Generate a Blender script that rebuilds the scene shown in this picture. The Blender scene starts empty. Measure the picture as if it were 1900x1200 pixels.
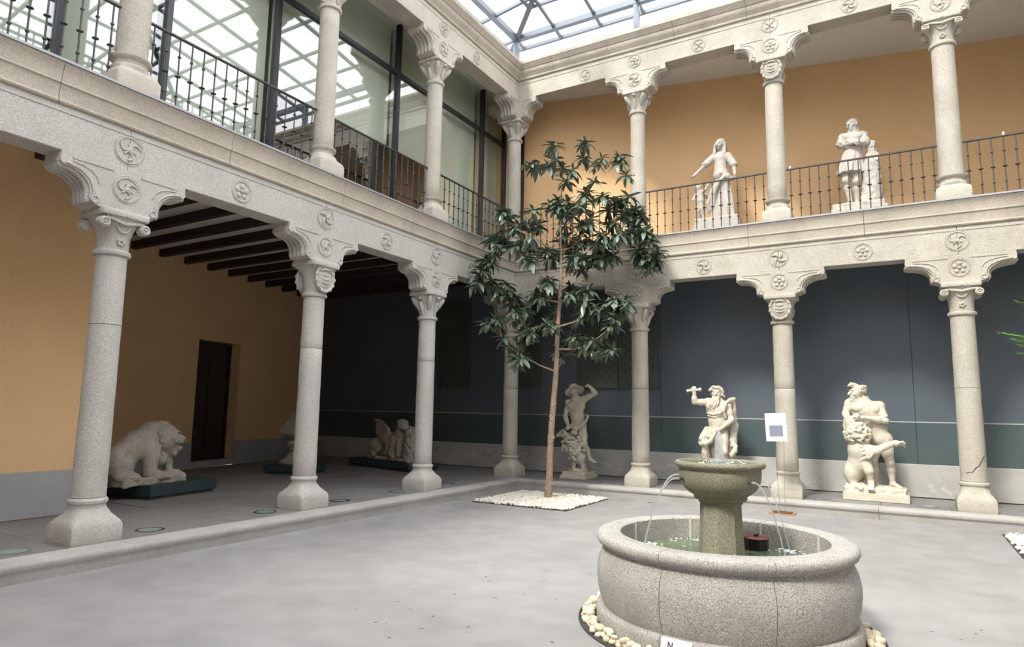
import bpy, bmesh, math, random
import numpy as np
from mathutils import Vector, Matrix, Euler
random.seed(7); np.random.seed(7)
PI = math.pi
scene = bpy.context.scene
COL = scene.collection

# ------------------------------------------------------------------ camera
CAM = (7.0514, -11.939, 1.5246); YAW, PITCH, ROLL, FPX = -0.5334, 0.1305, 0.0164, 1215.1
_f = Vector((math.sin(YAW)*math.cos(PITCH), math.cos(YAW)*math.cos(PITCH), math.sin(PITCH)))
_r = Vector((math.cos(YAW), -math.sin(YAW), 0)); _u = _r.cross(_f)
_r2 = math.cos(ROLL)*_r + math.sin(ROLL)*_u; _u2 = -math.sin(ROLL)*_r + math.cos(ROLL)*_u
cd = bpy.data.cameras.new('camera'); cam = bpy.data.objects.new('camera', cd); COL.objects.link(cam)
cam.matrix_world = Matrix(((_r2.x,_u2.x,-_f.x,CAM[0]),(_r2.y,_u2.y,-_f.y,CAM[1]),(_r2.z,_u2.z,-_f.z,CAM[2]),(0,0,0,1)))
cd.sensor_width = 36; cd.lens = FPX/1900*36; cd.clip_start = .05; cd.clip_end = 200
scene.camera = cam
# ------------------------------------------------------------------ sky, sun, exposure
world = bpy.data.worlds.new('sky'); scene.world = world; world.use_nodes = True
bg = world.node_tree.nodes['Background']; bg.inputs[0].default_value = (.975, .965, 1.0, 1); bg.inputs[1].default_value = 3.1
sd = bpy.data.lights.new('sun', 'SUN'); sd.energy = 8.5; sd.angle = math.radians(11); sd.color = (1, .93, .82)
sun = bpy.data.objects.new('sun', sd); COL.objects.link(sun)
sun.rotation_euler = Vector((.24, 1, -1.19)).to_track_quat('-Z', 'Y').to_euler(); sun.location = (5, -14, 20)
vs = scene.view_settings; vs.view_transform = 'Standard'; vs.look = 'None'; vs.exposure = .34; vs.gamma = 1; vs.use_curve_mapping = False
scene.cycles.use_denoising = True
scene.cycles.max_bounces = 8; scene.cycles.diffuse_bounces = 4; scene.cycles.use_adaptive_sampling = True; scene.cycles.adaptive_threshold = .03; scene.cycles.transparent_max_bounces = 16
scene.cycles.sample_clamp_indirect = 6

# ------------------------------------------------------------------ materials
M = {}
def nodes(name):
    m = bpy.data.materials.new(name); m.use_nodes = True; M[name] = m
    nt = m.node_tree; return m, nt, nt.nodes['Principled BSDF']
def N(nt, t, **kw):
    n = nt.nodes.new(t)
    for k, v in kw.items():
        if k in n.inputs.keys() if hasattr(n.inputs,'keys') else False: n.inputs[k].default_value = v
        else: setattr(n, k, v)
    return n
def pos(nt, scl=(1,1,1)):
    g = nt.nodes.new('ShaderNodeNewGeometry'); mp = nt.nodes.new('ShaderNodeMapping'); mp.inputs['Scale'].default_value = scl
    nt.links.new(g.outputs['Position'], mp.inputs['Vector']); return mp.outputs[0]
def noise(nt, vec, scale, detail=4, rough=.55):
    n = nt.nodes.new('ShaderNodeTexNoise'); n.inputs['Scale'].default_value = scale; n.inputs['Detail'].default_value = detail; n.inputs['Roughness'].default_value = rough
    nt.links.new(vec, n.inputs['Vector']); return n.outputs['Fac']
def ramp(nt, fac, stops):
    r = nt.nodes.new('ShaderNodeValToRGB'); e = r.color_ramp.elements
    while len(e) < len(stops): e.new(.5)
    for x, (p, c) in zip(e, stops): x.position = p; x.color = (*c, 1) if len(c) == 3 else c
    nt.links.new(fac, r.inputs[0]); return r.outputs[0]
def mixc(nt, fac, a, b, mode='MIX'):
    m = nt.nodes.new('ShaderNodeMix'); m.data_type = 'RGBA'; m.blend_type = mode
    for s, v in ((0, fac), (6, a), (7, b)):
        if isinstance(v, (int, float)): m.inputs[s].default_value = v
        elif isinstance(v, tuple): m.inputs[s].default_value = (*v, 1)
        else: nt.links.new(v, m.inputs[s])
    return m.outputs[2]
def bump(nt, b, h, strength, dist=.02):
    n = nt.nodes.new('ShaderNodeBump'); n.inputs['Strength'].default_value = strength; n.inputs['Distance'].default_value = dist
    nt.links.new(h, n.inputs['Height']); nt.links.new(n.outputs[0], b.inputs['Normal'])
def plain(name, c, rough=.6, metal=0, spec=None):
    m, nt, b = nodes(name); b.inputs['Base Color'].default_value = (*c, 1); b.inputs['Roughness'].default_value = rough; b.inputs['Metallic'].default_value = metal
    if spec is not None: b.inputs['Specular IOR Level'].default_value = spec
    return m
def stone(name, c1, c2, scale=3, rough=.85, bs=.5, fine=60, speck=0, speckc=(.1,.1,.09), stain=None, bd=.02, hi=1.45, fmix=.35):
    m, nt, b = nodes(name); p = pos(nt)
    big = noise(nt, p, scale, 3); sm = noise(nt, p, fine, 1)
    c = ramp(nt, big, [(.3, c1), (.7, c2)])
    c = mixc(nt, fmix, c, ramp(nt, sm, [(.35, tuple(x*.72 for x in c1)), (.65, tuple(min(1, x*1.15) for x in c2))]))
    if speck:
        v = nt.nodes.new('ShaderNodeTexNoise'); v.inputs['Scale'].default_value = speck; v.inputs['Detail'].default_value = 1; nt.links.new(p, v.inputs['Vector'])
        c = mixc(nt, ramp(nt, v.outputs['Fac'], [(.54, (0,0,0)), (.62, (1,1,1))]), c, speckc)
        v2 = nt.nodes.new('ShaderNodeTexNoise'); v2.inputs['Scale'].default_value = speck*.8; v2.inputs['Detail'].default_value = 1; nt.links.new(pos(nt, (1.3,1.1,.9)), v2.inputs['Vector'])
        c = mixc(nt, ramp(nt, v2.outputs['Fac'], [(.6, (0,0,0)), (.66, (1,1,1))]), c, tuple(min(1, x*hi) for x in c2))
    if stain:
        s = noise(nt, pos(nt, (1,1,.35)), 1.6, 4, .65)
        c = mixc(nt, ramp(nt, s, [(.52, (0,0,0)), (.72, (.55,.55,.55))]), c, stain)
    nt.links.new(c, b.inputs['Base Color']); b.inputs['Roughness'].default_value = rough; b.inputs['Specular IOR Level'].default_value = .25
    h = nt.nodes.new('ShaderNodeMath'); h.operation = 'ADD'; nt.links.new(noise(nt, p, 14, 3, .65), h.inputs[0]); nt.links.new(sm, h.inputs[1])
    bump(nt, b, h.outputs[0], bs, bd); return m
stone('stone_warm', (.45,.405,.345), (.55,.50,.435), 2.5, stain=(.37,.33,.28), bs=.3)
stone('stone_grey', (.46,.44,.405), (.55,.53,.495), 3, stain=(.40,.375,.34), speck=110, speckc=(.40,.38,.35), hi=1.12, bs=.28)
stone('stone_pale', (.405,.37,.315), (.505,.47,.405), 2.5, stain=(.335,.295,.235), bs=.3)
stone('stone_cornice', (.41,.36,.30), (.51,.455,.385), 2.0, stain=(.31,.255,.205), bs=.3)
stone('statue_stone', (.54,.485,.39), (.65,.60,.50), 6, bs=.3, stain=(.40,.34,.25))
stone('statue_white', (.46,.42,.37), (.56,.525,.475), 5, bs=.3, stain=(.40,.36,.31))
stone('statue_worn', (.36,.30,.245), (.56,.505,.44), 7, bs=.8, stain=(.20,.145,.125))
stone('granite', (.36,.335,.305), (.46,.44,.41), 4, bs=.3, speck=130, speckc=(.20,.19,.17), fine=150, stain=(.28,.265,.225), hi=1.2)
stone('granite_moss', (.22,.205,.145), (.33,.31,.235), 4, bs=.3, speck=140, speckc=(.12,.115,.085), fine=150, stain=(.17,.17,.11), hi=1.2)
stone('granite_light', (.42,.41,.38), (.58,.57,.54), 5, bs=.3, speck=70, speckc=(.1,.1,.1), fine=110)
stone('court_floor', (.275,.265,.26), (.335,.325,.32), .6, rough=.6, bs=.03, fine=3, fmix=.2)
stone('kerb_stone', (.37,.35,.325), (.45,.435,.41), 2, bs=.2, stain=(.31,.285,.26), fmix=.2)
stone('gallery_tile', (.19,.18,.172), (.27,.26,.25), 1.4, rough=.5, bs=.05, fine=14, fmix=.2)
stone('gravel_white', (.66,.60,.50), (.86,.82,.74), 14, bs=.3)
stone('pebble_cream', (.58,.49,.34), (.76,.68,.53), 12, bs=.2)
stone('bark', (.30,.20,.13), (.42,.31,.22), 10, bs=.8, fine=45)
def plaster(name, c1, c2, bs=.08):
    return stone(name, c1, c2, 1.1, .9, bs, 40, fmix=.12)
plaster('orange_plaster', (.74,.48,.255), (.80,.53,.29))
plaster('grey_dado', (.36,.355,.36), (.42,.415,.42))
plaster('white_plaster', (.70,.67,.62), (.76,.74,.70))
plaster('ceiling_grey', (.74,.71,.68), (.80,.77,.74)); plaster('court_side', (.46,.44,.40), (.54,.52,.48))
# peeling plaster on the foot of the back wall
m, nt, b = nodes('peeling_plaster'); p = pos(nt)
c = ramp(nt, noise(nt, p, 1.3, 5), [(.3, (.33,.32,.30)), (.52, (.47,.455,.43)), (.72, (.37,.355,.34))])
pe = noise(nt, pos(nt, (1,1,1.6)), 2.6, 7, .7)
c = mixc(nt, ramp(nt, pe, [(.60, (0,0,0)), (.64, (.7,.7,.7))]), c, (.60,.60,.60))
nt.links.new(c, b.inputs['Base Color']); b.inputs['Roughness'].default_value = .9; bump(nt, b, pe, .3)
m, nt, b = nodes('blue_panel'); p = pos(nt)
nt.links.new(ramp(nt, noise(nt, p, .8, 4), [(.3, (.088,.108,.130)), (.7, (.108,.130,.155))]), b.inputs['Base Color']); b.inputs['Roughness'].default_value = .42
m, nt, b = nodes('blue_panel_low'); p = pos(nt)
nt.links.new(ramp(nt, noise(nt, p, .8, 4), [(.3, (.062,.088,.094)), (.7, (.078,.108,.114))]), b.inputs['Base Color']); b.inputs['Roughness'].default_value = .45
plain('screen_green', (.070,.088,.074), .55); plain('screen_hole', (.012,.014,.013), .8); plain('seam_light', (.45,.46,.44), .5)
plain('plinth_blue', (.030,.048,.060), .5)
def wood(name, c1, c2, s=(3,40,40), rough=.6):
    m, nt, b = nodes(name); p = pos(nt, s); n = noise(nt, p, 1.5, 5)
    nt.links.new(ramp(nt, n, [(.3, c1), (.7, c2)]), b.inputs['Base Color']); b.inputs['Roughness'].default_value = rough; bump(nt, b, n, .3); return m
wood('dark_joist', (.018,.012,.009), (.045,.030,.022))
wood('door_wood', (.030,.020,.013), (.060,.042,.028), (30,30,2))
wood('red_wood', (.10,.038,.022), (.16,.065,.038), (20,20,2))
wood('terracotta', (.36,.15,.08), (.45,.20,.11))
plain('iron', (.075,.066,.064), .5, .3)
plain('steel_blue', (.13,.155,.18), .45, .3)
plain('mullion', (.045,.048,.055), .4, .5)
plain('zinc', (.36,.36,.38), .5, .3)
plain('chrome', (.6,.62,.62), .25, 1); plain('paper', (.88,.88,.90), .6); plain('print_grey', (.22,.24,.30), .6); plain('print_line', (.62,.62,.66), .7); plain('ink', (.03,.03,.04), .7)
plain('black_plastic', (.012,.012,.011), .4); plain('red_plastic', (.16,.035,.022), .4)
plain('blind_sage', (.72,.76,.66), .8); plain('room_dark', (.05,.045,.042), .8); plain('bed_dark', (.06,.055,.05), .9)
plain('lens_green', (.22,.33,.31), .15); plain('mortar', (.62,.60,.52), .8); plain('floor_mark', (.12,.12,.12), .8)
m, nt, b = nodes('leaf_green'); p = pos(nt)
nt.links.new(ramp(nt, noise(nt, p, 5, 2), [(.3, (.075,.115,.078)), (.62, (.125,.17,.115)), (.8, (.20,.22,.12))]), b.inputs['Base Color']); b.inputs['Roughness'].default_value = .30; b.inputs['Specular IOR Level'].default_value = .9
m, nt, b = nodes('leaf_bright'); p = pos(nt)
nt.links.new(ramp(nt, noise(nt, p, 6, 2), [(.3, (.10,.30,.06)), (.7, (.22,.48,.08))]), b.inputs['Base Color']); b.inputs['Roughness'].default_value = .5
m, nt, b = nodes('water_green'); p = pos(nt)
nt.links.new(ramp(nt, noise(nt, p, 5, 3), [(.3, (.085,.115,.070)), (.7, (.15,.185,.115))]), b.inputs['Base Color']); b.inputs['Roughness'].default_value = .06
bump(nt, b, noise(nt, p, 22, 3), .35, .02)
m, nt, b = nodes('foam'); b.inputs['Base Color'].default_value = (.85,.88,.88,1); b.inputs['Roughness'].default_value = .3
def thin(name, tint, ior=1.45, rough=.0, white=0., whitec=(.9,.93,.95)):
    m = bpy.data.materials.new(name); m.use_nodes = True; M[name] = m; nt = m.node_tree; nt.nodes.clear()
    o = nt.nodes.new('ShaderNodeOutputMaterial'); t = nt.nodes.new('ShaderNodeBsdfTransparent'); t.inputs[0].default_value = (*tint, 1)
    g = nt.nodes.new('ShaderNodeBsdfGlossy'); g.inputs['Roughness'].default_value = rough; fr = nt.nodes.new('ShaderNodeFresnel'); g_ = nt.nodes.new('ShaderNodeNewGeometry'); io = nt.nodes.new('ShaderNodeMix'); io.inputs[2].default_value = ior; io.inputs[3].default_value = 1/ior; nt.links.new(g_.outputs['Backfacing'], io.inputs[0]); nt.links.new(io.outputs[0], fr.inputs['IOR'])
    mx = nt.nodes.new('ShaderNodeMixShader'); base = t.outputs[0]
    if white:
        tr = nt.nodes.new('ShaderNodeBsdfTranslucent'); tr.inputs[0].default_value = (*whitec, 1); m2 = nt.nodes.new('ShaderNodeMixShader'); m2.inputs[0].default_value = white
        nt.links.new(t.outputs[0], m2.inputs[1]); nt.links.new(tr.outputs[0], m2.inputs[2]); base = m2.outputs[0]
    nt.links.new(fr.outputs[0], mx.inputs[0]); nt.links.new(base, mx.inputs[1]); nt.links.new(g.outputs[0], mx.inputs[2]); nt.links.new(mx.outputs[0], o.inputs[0]); return m
thin('roof_glass', (.93,.95,.96), 1.15, .05, .25)
thin('wall_glass', (.94,.955,.94), 2.2)
thin('water_jet', (.95,.97,.98), 1.35, .05, .6, (.97,.98,1.))

# ------------------------------------------------------------------ mesh builder
def nrm(v): return Vector(v).normalized()
class MB:
    def __init__(s): s.v = []; s.f = []
    def add(s, vs, fs, mx=None):
        o = len(s.v); s.v += [tuple(mx @ Vector(p)) if mx else tuple(p) for p in vs]; s.f += [tuple(o+i for i in f) for f in fs]; return s
    def box(s, x0, y0, z0, x1, y1, z1, mx=None, bev=0):
        b = bev
        if not b:
            vs = [(x,y,z) for z in (z0,z1) for x,y in ((x0,y0),(x1,y0),(x1,y1),(x0,y1))]
            return s.add(vs, [(3,2,1,0),(4,5,6,7),(0,1,5,4),(1,2,6,5),(2,3,7,6),(3,0,4,7)], mx)
        def ring(d, z): return [(x0+d+(0 if d else 0),y0+d,z),(x1-d,y0+d,z),(x1-d,y1-d,z),(x0+d,y1-d,z)]
        return s.loft([ring(b,z0), ring(0,z0+b), ring(0,z1-b), ring(b,z1)], mx)
    def loft(s, rings, mx=None, cap=True, closed=True):
        n = len(rings[0]); vs = [p for r in rings for p in r]; fs = []
        for i in range(len(rings)-1):
            for j in range(n if closed else n-1):
                k = (j+1) % n; fs.append((i*n+j, i*n+k, (i+1)*n+k, (i+1)*n+j))
        if cap: fs.append(tuple(range(n))[::-1]); fs.append(tuple((len(rings)-1)*n+j for j in range(n)))
        return s.add(vs, fs, mx)
    def lathe(s, prof, n=32, mx=None, cap=True, a0=0, c=(0,0)):
        return s.loft([[(c[0]+r*math.cos(a0+2*PI*j/n), c[1]+r*math.sin(a0+2*PI*j/n), z) for j in range(n)] for r, z in prof], mx, cap)
    def lathe_seg(s, prof, t0, t1, n=8, mx=None):      # closed section swept through an arc
        m = len(prof); return s.loft([[(r*math.cos(t0+(t1-t0)*j/n), r*math.sin(t0+(t1-t0)*j/n), z) for r, z in prof] for j in range(n+1)], mx)
    def prism(s, poly, d0, d1, axis='y', mx=None):     # poly in (a, z)
        f = {'y': lambda a,z,d: (a,d,z), 'x': lambda a,z,d: (d,a,z), 'z': lambda a,z,d: (a,z,d)}[axis]
        return s.loft([[f(a,z,d0) for a,z in poly], [f(a,z,d1) for a,z in poly]], mx)
    def tube(s, pts, rad, n=8, mx=None):
        P = [Vector(p) for p in pts]; rad = rad if isinstance(rad, (list,tuple)) else [rad]*len(P); rings = []; up = None
        for i, p in enumerate(P):
            t = (P[min(i+1,len(P)-1)]-P[max(i-1,0)]).normalized()
            if up is None: up = t.orthogonal().normalized()
            up = (up - t*up.dot(t)); up = up.normalized() if up.length > 1e-6 else t.orthogonal().normalized()
            w = t.cross(up); rings.append([tuple(p+(up*math.cos(2*PI*j/n)+w*math.sin(2*PI*j/n))*rad[i]) for j in range(n)])
        return s.loft(rings, mx)
    def torus(s, R, r, c=(0,0,0), axis='y', n=24, m=8, a0=0, a1=2*PI):
        pts = []
        for j in range(n+1):
            a = a0+(a1-a0)*j/n; q = (R*math.cos(a), R*math.sin(a))
            pts.append((c[0]+q[0], c[1], c[2]+q[1]) if axis == 'y' else ((c[0], c[1]+q[0], c[2]+q[1]) if axis == 'x' else (c[0]+q[0], c[1]+q[1], c[2])))
        return s.tube(pts, r, m)
    def ball(s, c, r, n=12, m=8, rot=None):
        r = r if isinstance(r, (tuple,list)) else (r,r,r); R = Euler(rot).to_matrix() if rot else None; rings = []
        for i in range(1, m):
            ph = PI*i/m; ring = []
            for j in range(n):
                q = Vector((r[0]*math.sin(ph)*math.cos(2*PI*j/n), r[1]*math.sin(ph)*math.sin(2*PI*j/n), -r[2]*math.cos(ph)))
                if R: q = R @ q
                ring.append(tuple(Vector(c)+q))
            rings.append(ring)
        return s.loft(rings)
    def mesh(s, name, mat, smooth=35):
        me = bpy.data.meshes.new(name); me.from_pydata(s.v, [], s.f); bm = bmesh.new(); bm.from_mesh(me)
        bmesh.ops.recalc_face_normals(bm, faces=bm.faces); bm.to_mesh(me); bm.free()
        if smooth:
            me.polygons.foreach_set('use_smooth', [True]*len(me.polygons)); me.set_sharp_from_angle(angle=math.radians(smooth))
        if mat: me.materials.append(M[mat])
        return me
    def build(s, name, mat, parent=None, smooth=35, loc=None): return link(name, s.mesh(name, mat, smooth), parent, loc)
def link(name, me, parent=None, loc=None, rot=None, scl=None):
    o = bpy.data.objects.new(name, me); COL.objects.link(o); o.parent = parent
    if loc is not None: o.location = loc
    if rot is not None: o.rotation_euler = rot
    if scl is not None: o.scale = scl
    return o
def tag(o, label=None, cat=None, group=None, kind=None):
    if label: o['label'] = label
    if cat: o['category'] = cat
    if group: o['group'] = group
    if kind: o['kind'] = kind
    return o
def thing(name, loc, label, cat, rz=0, group=None):
    o = bpy.data.objects.new(name, None); COL.objects.link(o); o.location = loc; o.rotation_euler = (0,0,rz); o.empty_display_size = .2
    return tag(o, label, cat, group)
def struct(o, label, cat): return tag(o, label, cat, kind='structure')

# ------------------------------------------------------------------ signed-distance sculpting (statues)
def _smin(a, b, k):
    h = np.clip(.5+.5*(b-a)/k, 0, 1); return b+(a-b)*h-k*h*(1-h)
def _nets(F, org, h):
    s = F < 0; A = [(i,j,k) for i in (0,1) for j in (0,1) for k in (0,1)]; nx, ny, nz = F.shape
    sl = lambda i,j,k: (slice(i,nx-1+i), slice(j,ny-1+j), slice(k,nz-1+k))
    cnt = sum(s[sl(*a)].astype(np.int8) for a in A); cells = np.argwhere((cnt > 0) & (cnt < 8))
    I, J, K = cells.T; acc = np.zeros((len(cells), 3)); num = np.zeros(len(cells))
    for a in A:
        for ax in range(3):
            if a[ax]: continue
            b = list(a); b[ax] = 1; f0 = F[I+a[0],J+a[1],K+a[2]]; f1 = F[I+b[0],J+b[1],K+b[2]]; m = (f0 < 0) != (f1 < 0)
            t = np.where(m, f0/np.where(m, f0-f1, 1), 0); q = np.array(a, float)[None].repeat(len(cells), 0); q[:,ax] = t; acc += q*m[:,None]; num += m
    V = (cells+acc/num[:,None])*h+org; vid = -np.ones((nx-1,ny-1,nz-1), int); vid[I,J,K] = np.arange(len(cells)); Q = []
    for ax in range(3):
        d = [0,0,0]; d[ax] = 1; o1, o2 = [(1,2),(2,0),(0,1)][ax]
        lo = [slice(0,None)]*3; hi = [slice(0,None)]*3; lo[ax] = slice(0,-1); hi[ax] = slice(1,None)
        a, b = s[tuple(lo)], s[tuple(hi)]; e = np.argwhere(a != b); ok = (e[:,o1] > 0) & (e[:,o2] > 0) & (e[:,o1] < F.shape[o1]-1) & (e[:,o2] < F.shape[o2]-1); e = e[ok]
        inside = a[tuple(e.T)]; E1 = np.zeros(3, int); E1[o1] = 1; E2 = np.zeros(3, int); E2[o2] = 1
        q = np.stack([vid[tuple((e-E1-E2).T)], vid[tuple((e-E2).T)], vid[tuple(e.T)], vid[tuple((e-E1).T)]], 1)
        q[~inside] = q[~inside][:, ::-1]; Q.append(q)
    return V, np.concatenate(Q)
class SDF:
    """prims joined with smooth minimum; C = round cone, E = ellipsoid, B = rounded box, S = folded skirt"""
    def __init__(s): s.p = []
    def C(s, a, b, ra, rb=None, k=.03, n=None, sub=False): s.p.append(('C', np.array(a,float), np.array(b,float), ra, ra if rb is None else rb, k, n, sub)); return s
    def E(s, c, r, rot=None, k=.03, n=None, sub=False): s.p.append(('E', np.array(c,float), np.array(r if isinstance(r,(tuple,list)) else (r,r,r), float), rot, None, k, n, sub)); return s
    def B(s, c, hs, rd=.02, rot=None, k=.02, n=None, sub=False): s.p.append(('B', np.array(c,float), np.array(hs,float), rot, rd, k, n, sub)); return s
    def S(s, a, b, ra, rb, nf=9, amp=.1, sq=1., k=.03, tw=1.): s.p.append(('S', np.array(a,float), np.array(b,float), (ra,rb,nf,amp,sq,tw), None, k, None, False)); return s
    def path(s, pts, r, k=.02, n=None):
        r = r if isinstance(r, (list,tuple)) else [r]*len(pts)
        for i in range(len(pts)-1): s.C(pts[i], pts[i+1], r[i], r[i+1], k, n)
        return s
    def bounds(s):
        lo = np.full(3, 1e9); hi = -lo
        for p in s.p:
            if p[7]: continue
            a, b = s.pb(p); lo = np.minimum(lo, a); hi = np.maximum(hi, b)
        return lo, hi
    def pb(s, p):
        t, x, y = p[0], p[1], p[2]
        if t == 'C': return np.minimum(x-p[3], y-p[4]), np.maximum(x+p[3], y+p[4])
        if t == 'E': R = y.max() if p[3] is not None else y; return x-R, x+R
        if t == 'B': R = np.linalg.norm(y)+p[4] if p[3] is not None else y+p[4]; return x-R, x+R
        R = max(p[3][0], p[3][1])*1.3; return np.minimum(x,y)-np.array([R,R,0]), np.maximum(x,y)+np.array([R,R,0])
    def mesh(s, name, mat, h=.009, jit=0):
        lo, hi = s.bounds(); lo = lo-4*h-.02; hi = hi+4*h+.02; n = np.ceil((hi-lo)/h).astype(int)+1
        ax = [lo[i]+h*np.arange(n[i]) for i in range(3)]; F = np.full(n, .5, np.float32)
        for p in s.p:
            t, x, y, k = p[0], p[1], p[2], p[5]; a, b = s.pb(p); pad = k+3*h+(p[6][0] if p[6] else 0)
            i0 = np.maximum(0, np.floor((a-pad-lo)/h).astype(int)); i1 = np.minimum(n, np.ceil((b+pad-lo)/h).astype(int)+1)
            if (i1 <= i0).any(): continue
            sl = tuple(slice(i0[i], i1[i]) for i in range(3)); X, Y, Zz = np.meshgrid(*[ax[i][sl[i]] for i in range(3)], indexing='ij', sparse=True)
            if t == 'C':
                ba = y-x; L = max(float(ba@ba), 1e-9); tt = np.clip(((X-x[0])*ba[0]+(Y-x[1])*ba[1]+(Zz-x[2])*ba[2])/L, 0, 1)
                d = np.sqrt((X-x[0]-tt*ba[0])**2+(Y-x[1]-tt*ba[1])**2+(Zz-x[2]-tt*ba[2])**2)-(p[3]+(p[4]-p[3])*tt)
            elif t in 'EB':
                qx, qy, qz = X-x[0], Y-x[1], Zz-x[2]
                if p[3] is not None:
                    R = np.array(Euler(p[3]).to_matrix()); qx, qy, qz = (R[0,0]*qx+R[1,0]*qy+R[2,0]*qz, R[0,1]*qx+R[1,1]*qy+R[2,1]*qz, R[0,2]*qx+R[1,2]*qy+R[2,2]*qz)
                if t == 'E':
                    k0 = np.sqrt((qx/y[0])**2+(qy/y[1])**2+(qz/y[2])**2); k1 = np.sqrt((qx/y[0]**2)**2+(qy/y[1]**2)**2+(qz/y[2]**2)**2)+1e-6; d = k0*(k0-1)/k1
                else:
                    dx, dy, dz = abs(qx)-y[0], abs(qy)-y[1], abs(qz)-y[2]
                    d = np.sqrt(np.maximum(dx,0)**2+np.maximum(dy,0)**2+np.maximum(dz,0)**2)+np.minimum(np.maximum(dx,np.maximum(dy,dz)),0)-p[4]
            else:
                ra, rb, nf, amp, sq, tw = p[3]; tt = np.clip((Zz-x[2])/(y[2]-x[2]), 0, 1); cx = x[0]+(y[0]-x[0])*tt; cy = x[1]+(y[1]-x[1])*tt
                dx, dy = X-cx, (Y-cy)/sq; th = np.arctan2(dy, dx); R = ra+(rb-ra)*tt
                d = np.maximum((np.sqrt(dx**2+dy**2)-R*(1+amp*tt*(np.cos(nf*th+tw*4*tt)+.5*np.cos((2*nf+1)*th-3*tw*tt)))) * .75*sq, np.maximum(Zz-max(x[2],y[2]), min(x[2],y[2])-Zz))
            if p[6]:
                am, fr = p[6]; d = d+am*(np.sin(fr*X+1.3*np.sin(fr*.6*Zz))*np.sin(fr*Y+1.7)*np.sin(fr*Zz+.9*np.sin(fr*.7*X)))
            F[sl] = (-_smin(-F[sl], d, k) if p[7] else _smin(F[sl], d, k))
        V, Q = _nets(F, lo, h); me = bpy.data.meshes.new(name); me.from_pydata(V.tolist(), [], Q.tolist())
        me.polygons.foreach_set('use_smooth', [True]*len(Q)); me.materials.append(M[mat]); return me
    def build(s, name, mat, parent=None, h=.009): return link(name, s.mesh(name, mat, h), parent)
def va(*a): return np.array(a, float)
def vn(v): v = np.array(v, float); return v/np.linalg.norm(v)
def head(S, c, face, s=1., up=(0,0,1)):
    """skull, jaw, nose, brow, sockets, mouth, ears"""
    c = np.array(c, float); f = vn(face); r = vn(np.cross(f, up)); u = np.cross(r, f)
    P = lambda a, b, d: c+s*(a*r+b*f+d*u)
    S.C(P(0,-.02,.03), P(0,.01,.0), .082*s, .078*s, .02); S.C(P(0,.02,-.03), P(0,.045,-.085), .06*s, .035*s, .03)
    S.C(P(0,.085,.015), P(0,.112,-.028), .012*s, .018*s, .01)
    S.C(P(-.045,.075,.028), P(.045,.075,.028), .014*s, None, .012)
    for e in (-1, 1):
        S.E(P(e*.033,.094,.004), (.019*s,)*3, None, .008, sub=True); S.E(P(e*.033,.078,.003), (.014*s,)*3, None, .004)
        S.C(P(e*.05,.06,-.03), P(e*.03,.07,-.045), .018*s, .014*s, .02); S.E(P(e*.08,-.01,-.005), (.014*s,.02*s,.03*s), None, .008)
    S.C(P(-.022,.086,-.055), P(.022,.086,-.055), .010*s, None, .006); S.C(P(-.018,.082,-.072), P(.018,.082,-.072), .011*s, None, .006)
def hand(S, wrist, tip, side, s=1., curl=.6):
    """palm + four fingers + thumb, from the wrist along the direction to tip; side = across the palm"""
    w = np.array(wrist, float); f = vn(np.array(tip, float)-w); sd = np.array(side, float); sd = vn(sd-f*(sd@f)); up = np.cross(sd, f)
    S.C(w, w+f*.075*s, .028*s, .034*s, .02); S.C(w+f*.06*s-sd*.022*s, w+f*.06*s+sd*.022*s, .022*s, None, .015)
    for i, L in enumerate((.070,.082,.078,.062)):
        b = w+f*.085*s+sd*(i-1.5)*.021*s; m_ = b+(f*math.cos(curl*.6)-up*math.sin(curl*.6))*L*.55*s; e = m_+(f*math.cos(curl*1.7)-up*math.sin(curl*1.7))*L*.5*s
        S.C(b, m_, .0115*s, .0105*s, .006); S.C(m_, e, .0105*s, .0085*s, .004)
    b = w+f*.03*s-sd*.03*s; m_ = b+(f*.6-sd*.8)*.045*s; S.C(b, m_, .014*s, .012*s, .01); S.C(m_, m_+(f*.9-up*.4)*.035*s, .012*s, .009*s, .005)
def foot(S, ank, toe, s=1.):
    a = np.array(ank, float); t = np.array(toe, float); f = t-a; f[2] = 0; f = vn(f); sd = np.array([-f[1],f[0],0])
    S.C(a-f*.03*s-va(0,0,.035*s), a-va(0,0,.02*s), .035*s, .04*s, .02); S.C(a, t, .036*s, .026*s, .03)
    for i in range(5):
        q = t+sd*(i-2)*.02*s; S.C(q-f*.03*s, q+f*(.03-.006*abs(i-1))*s-va(0,0,.004), .014*s, .012*s, .006)
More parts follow.
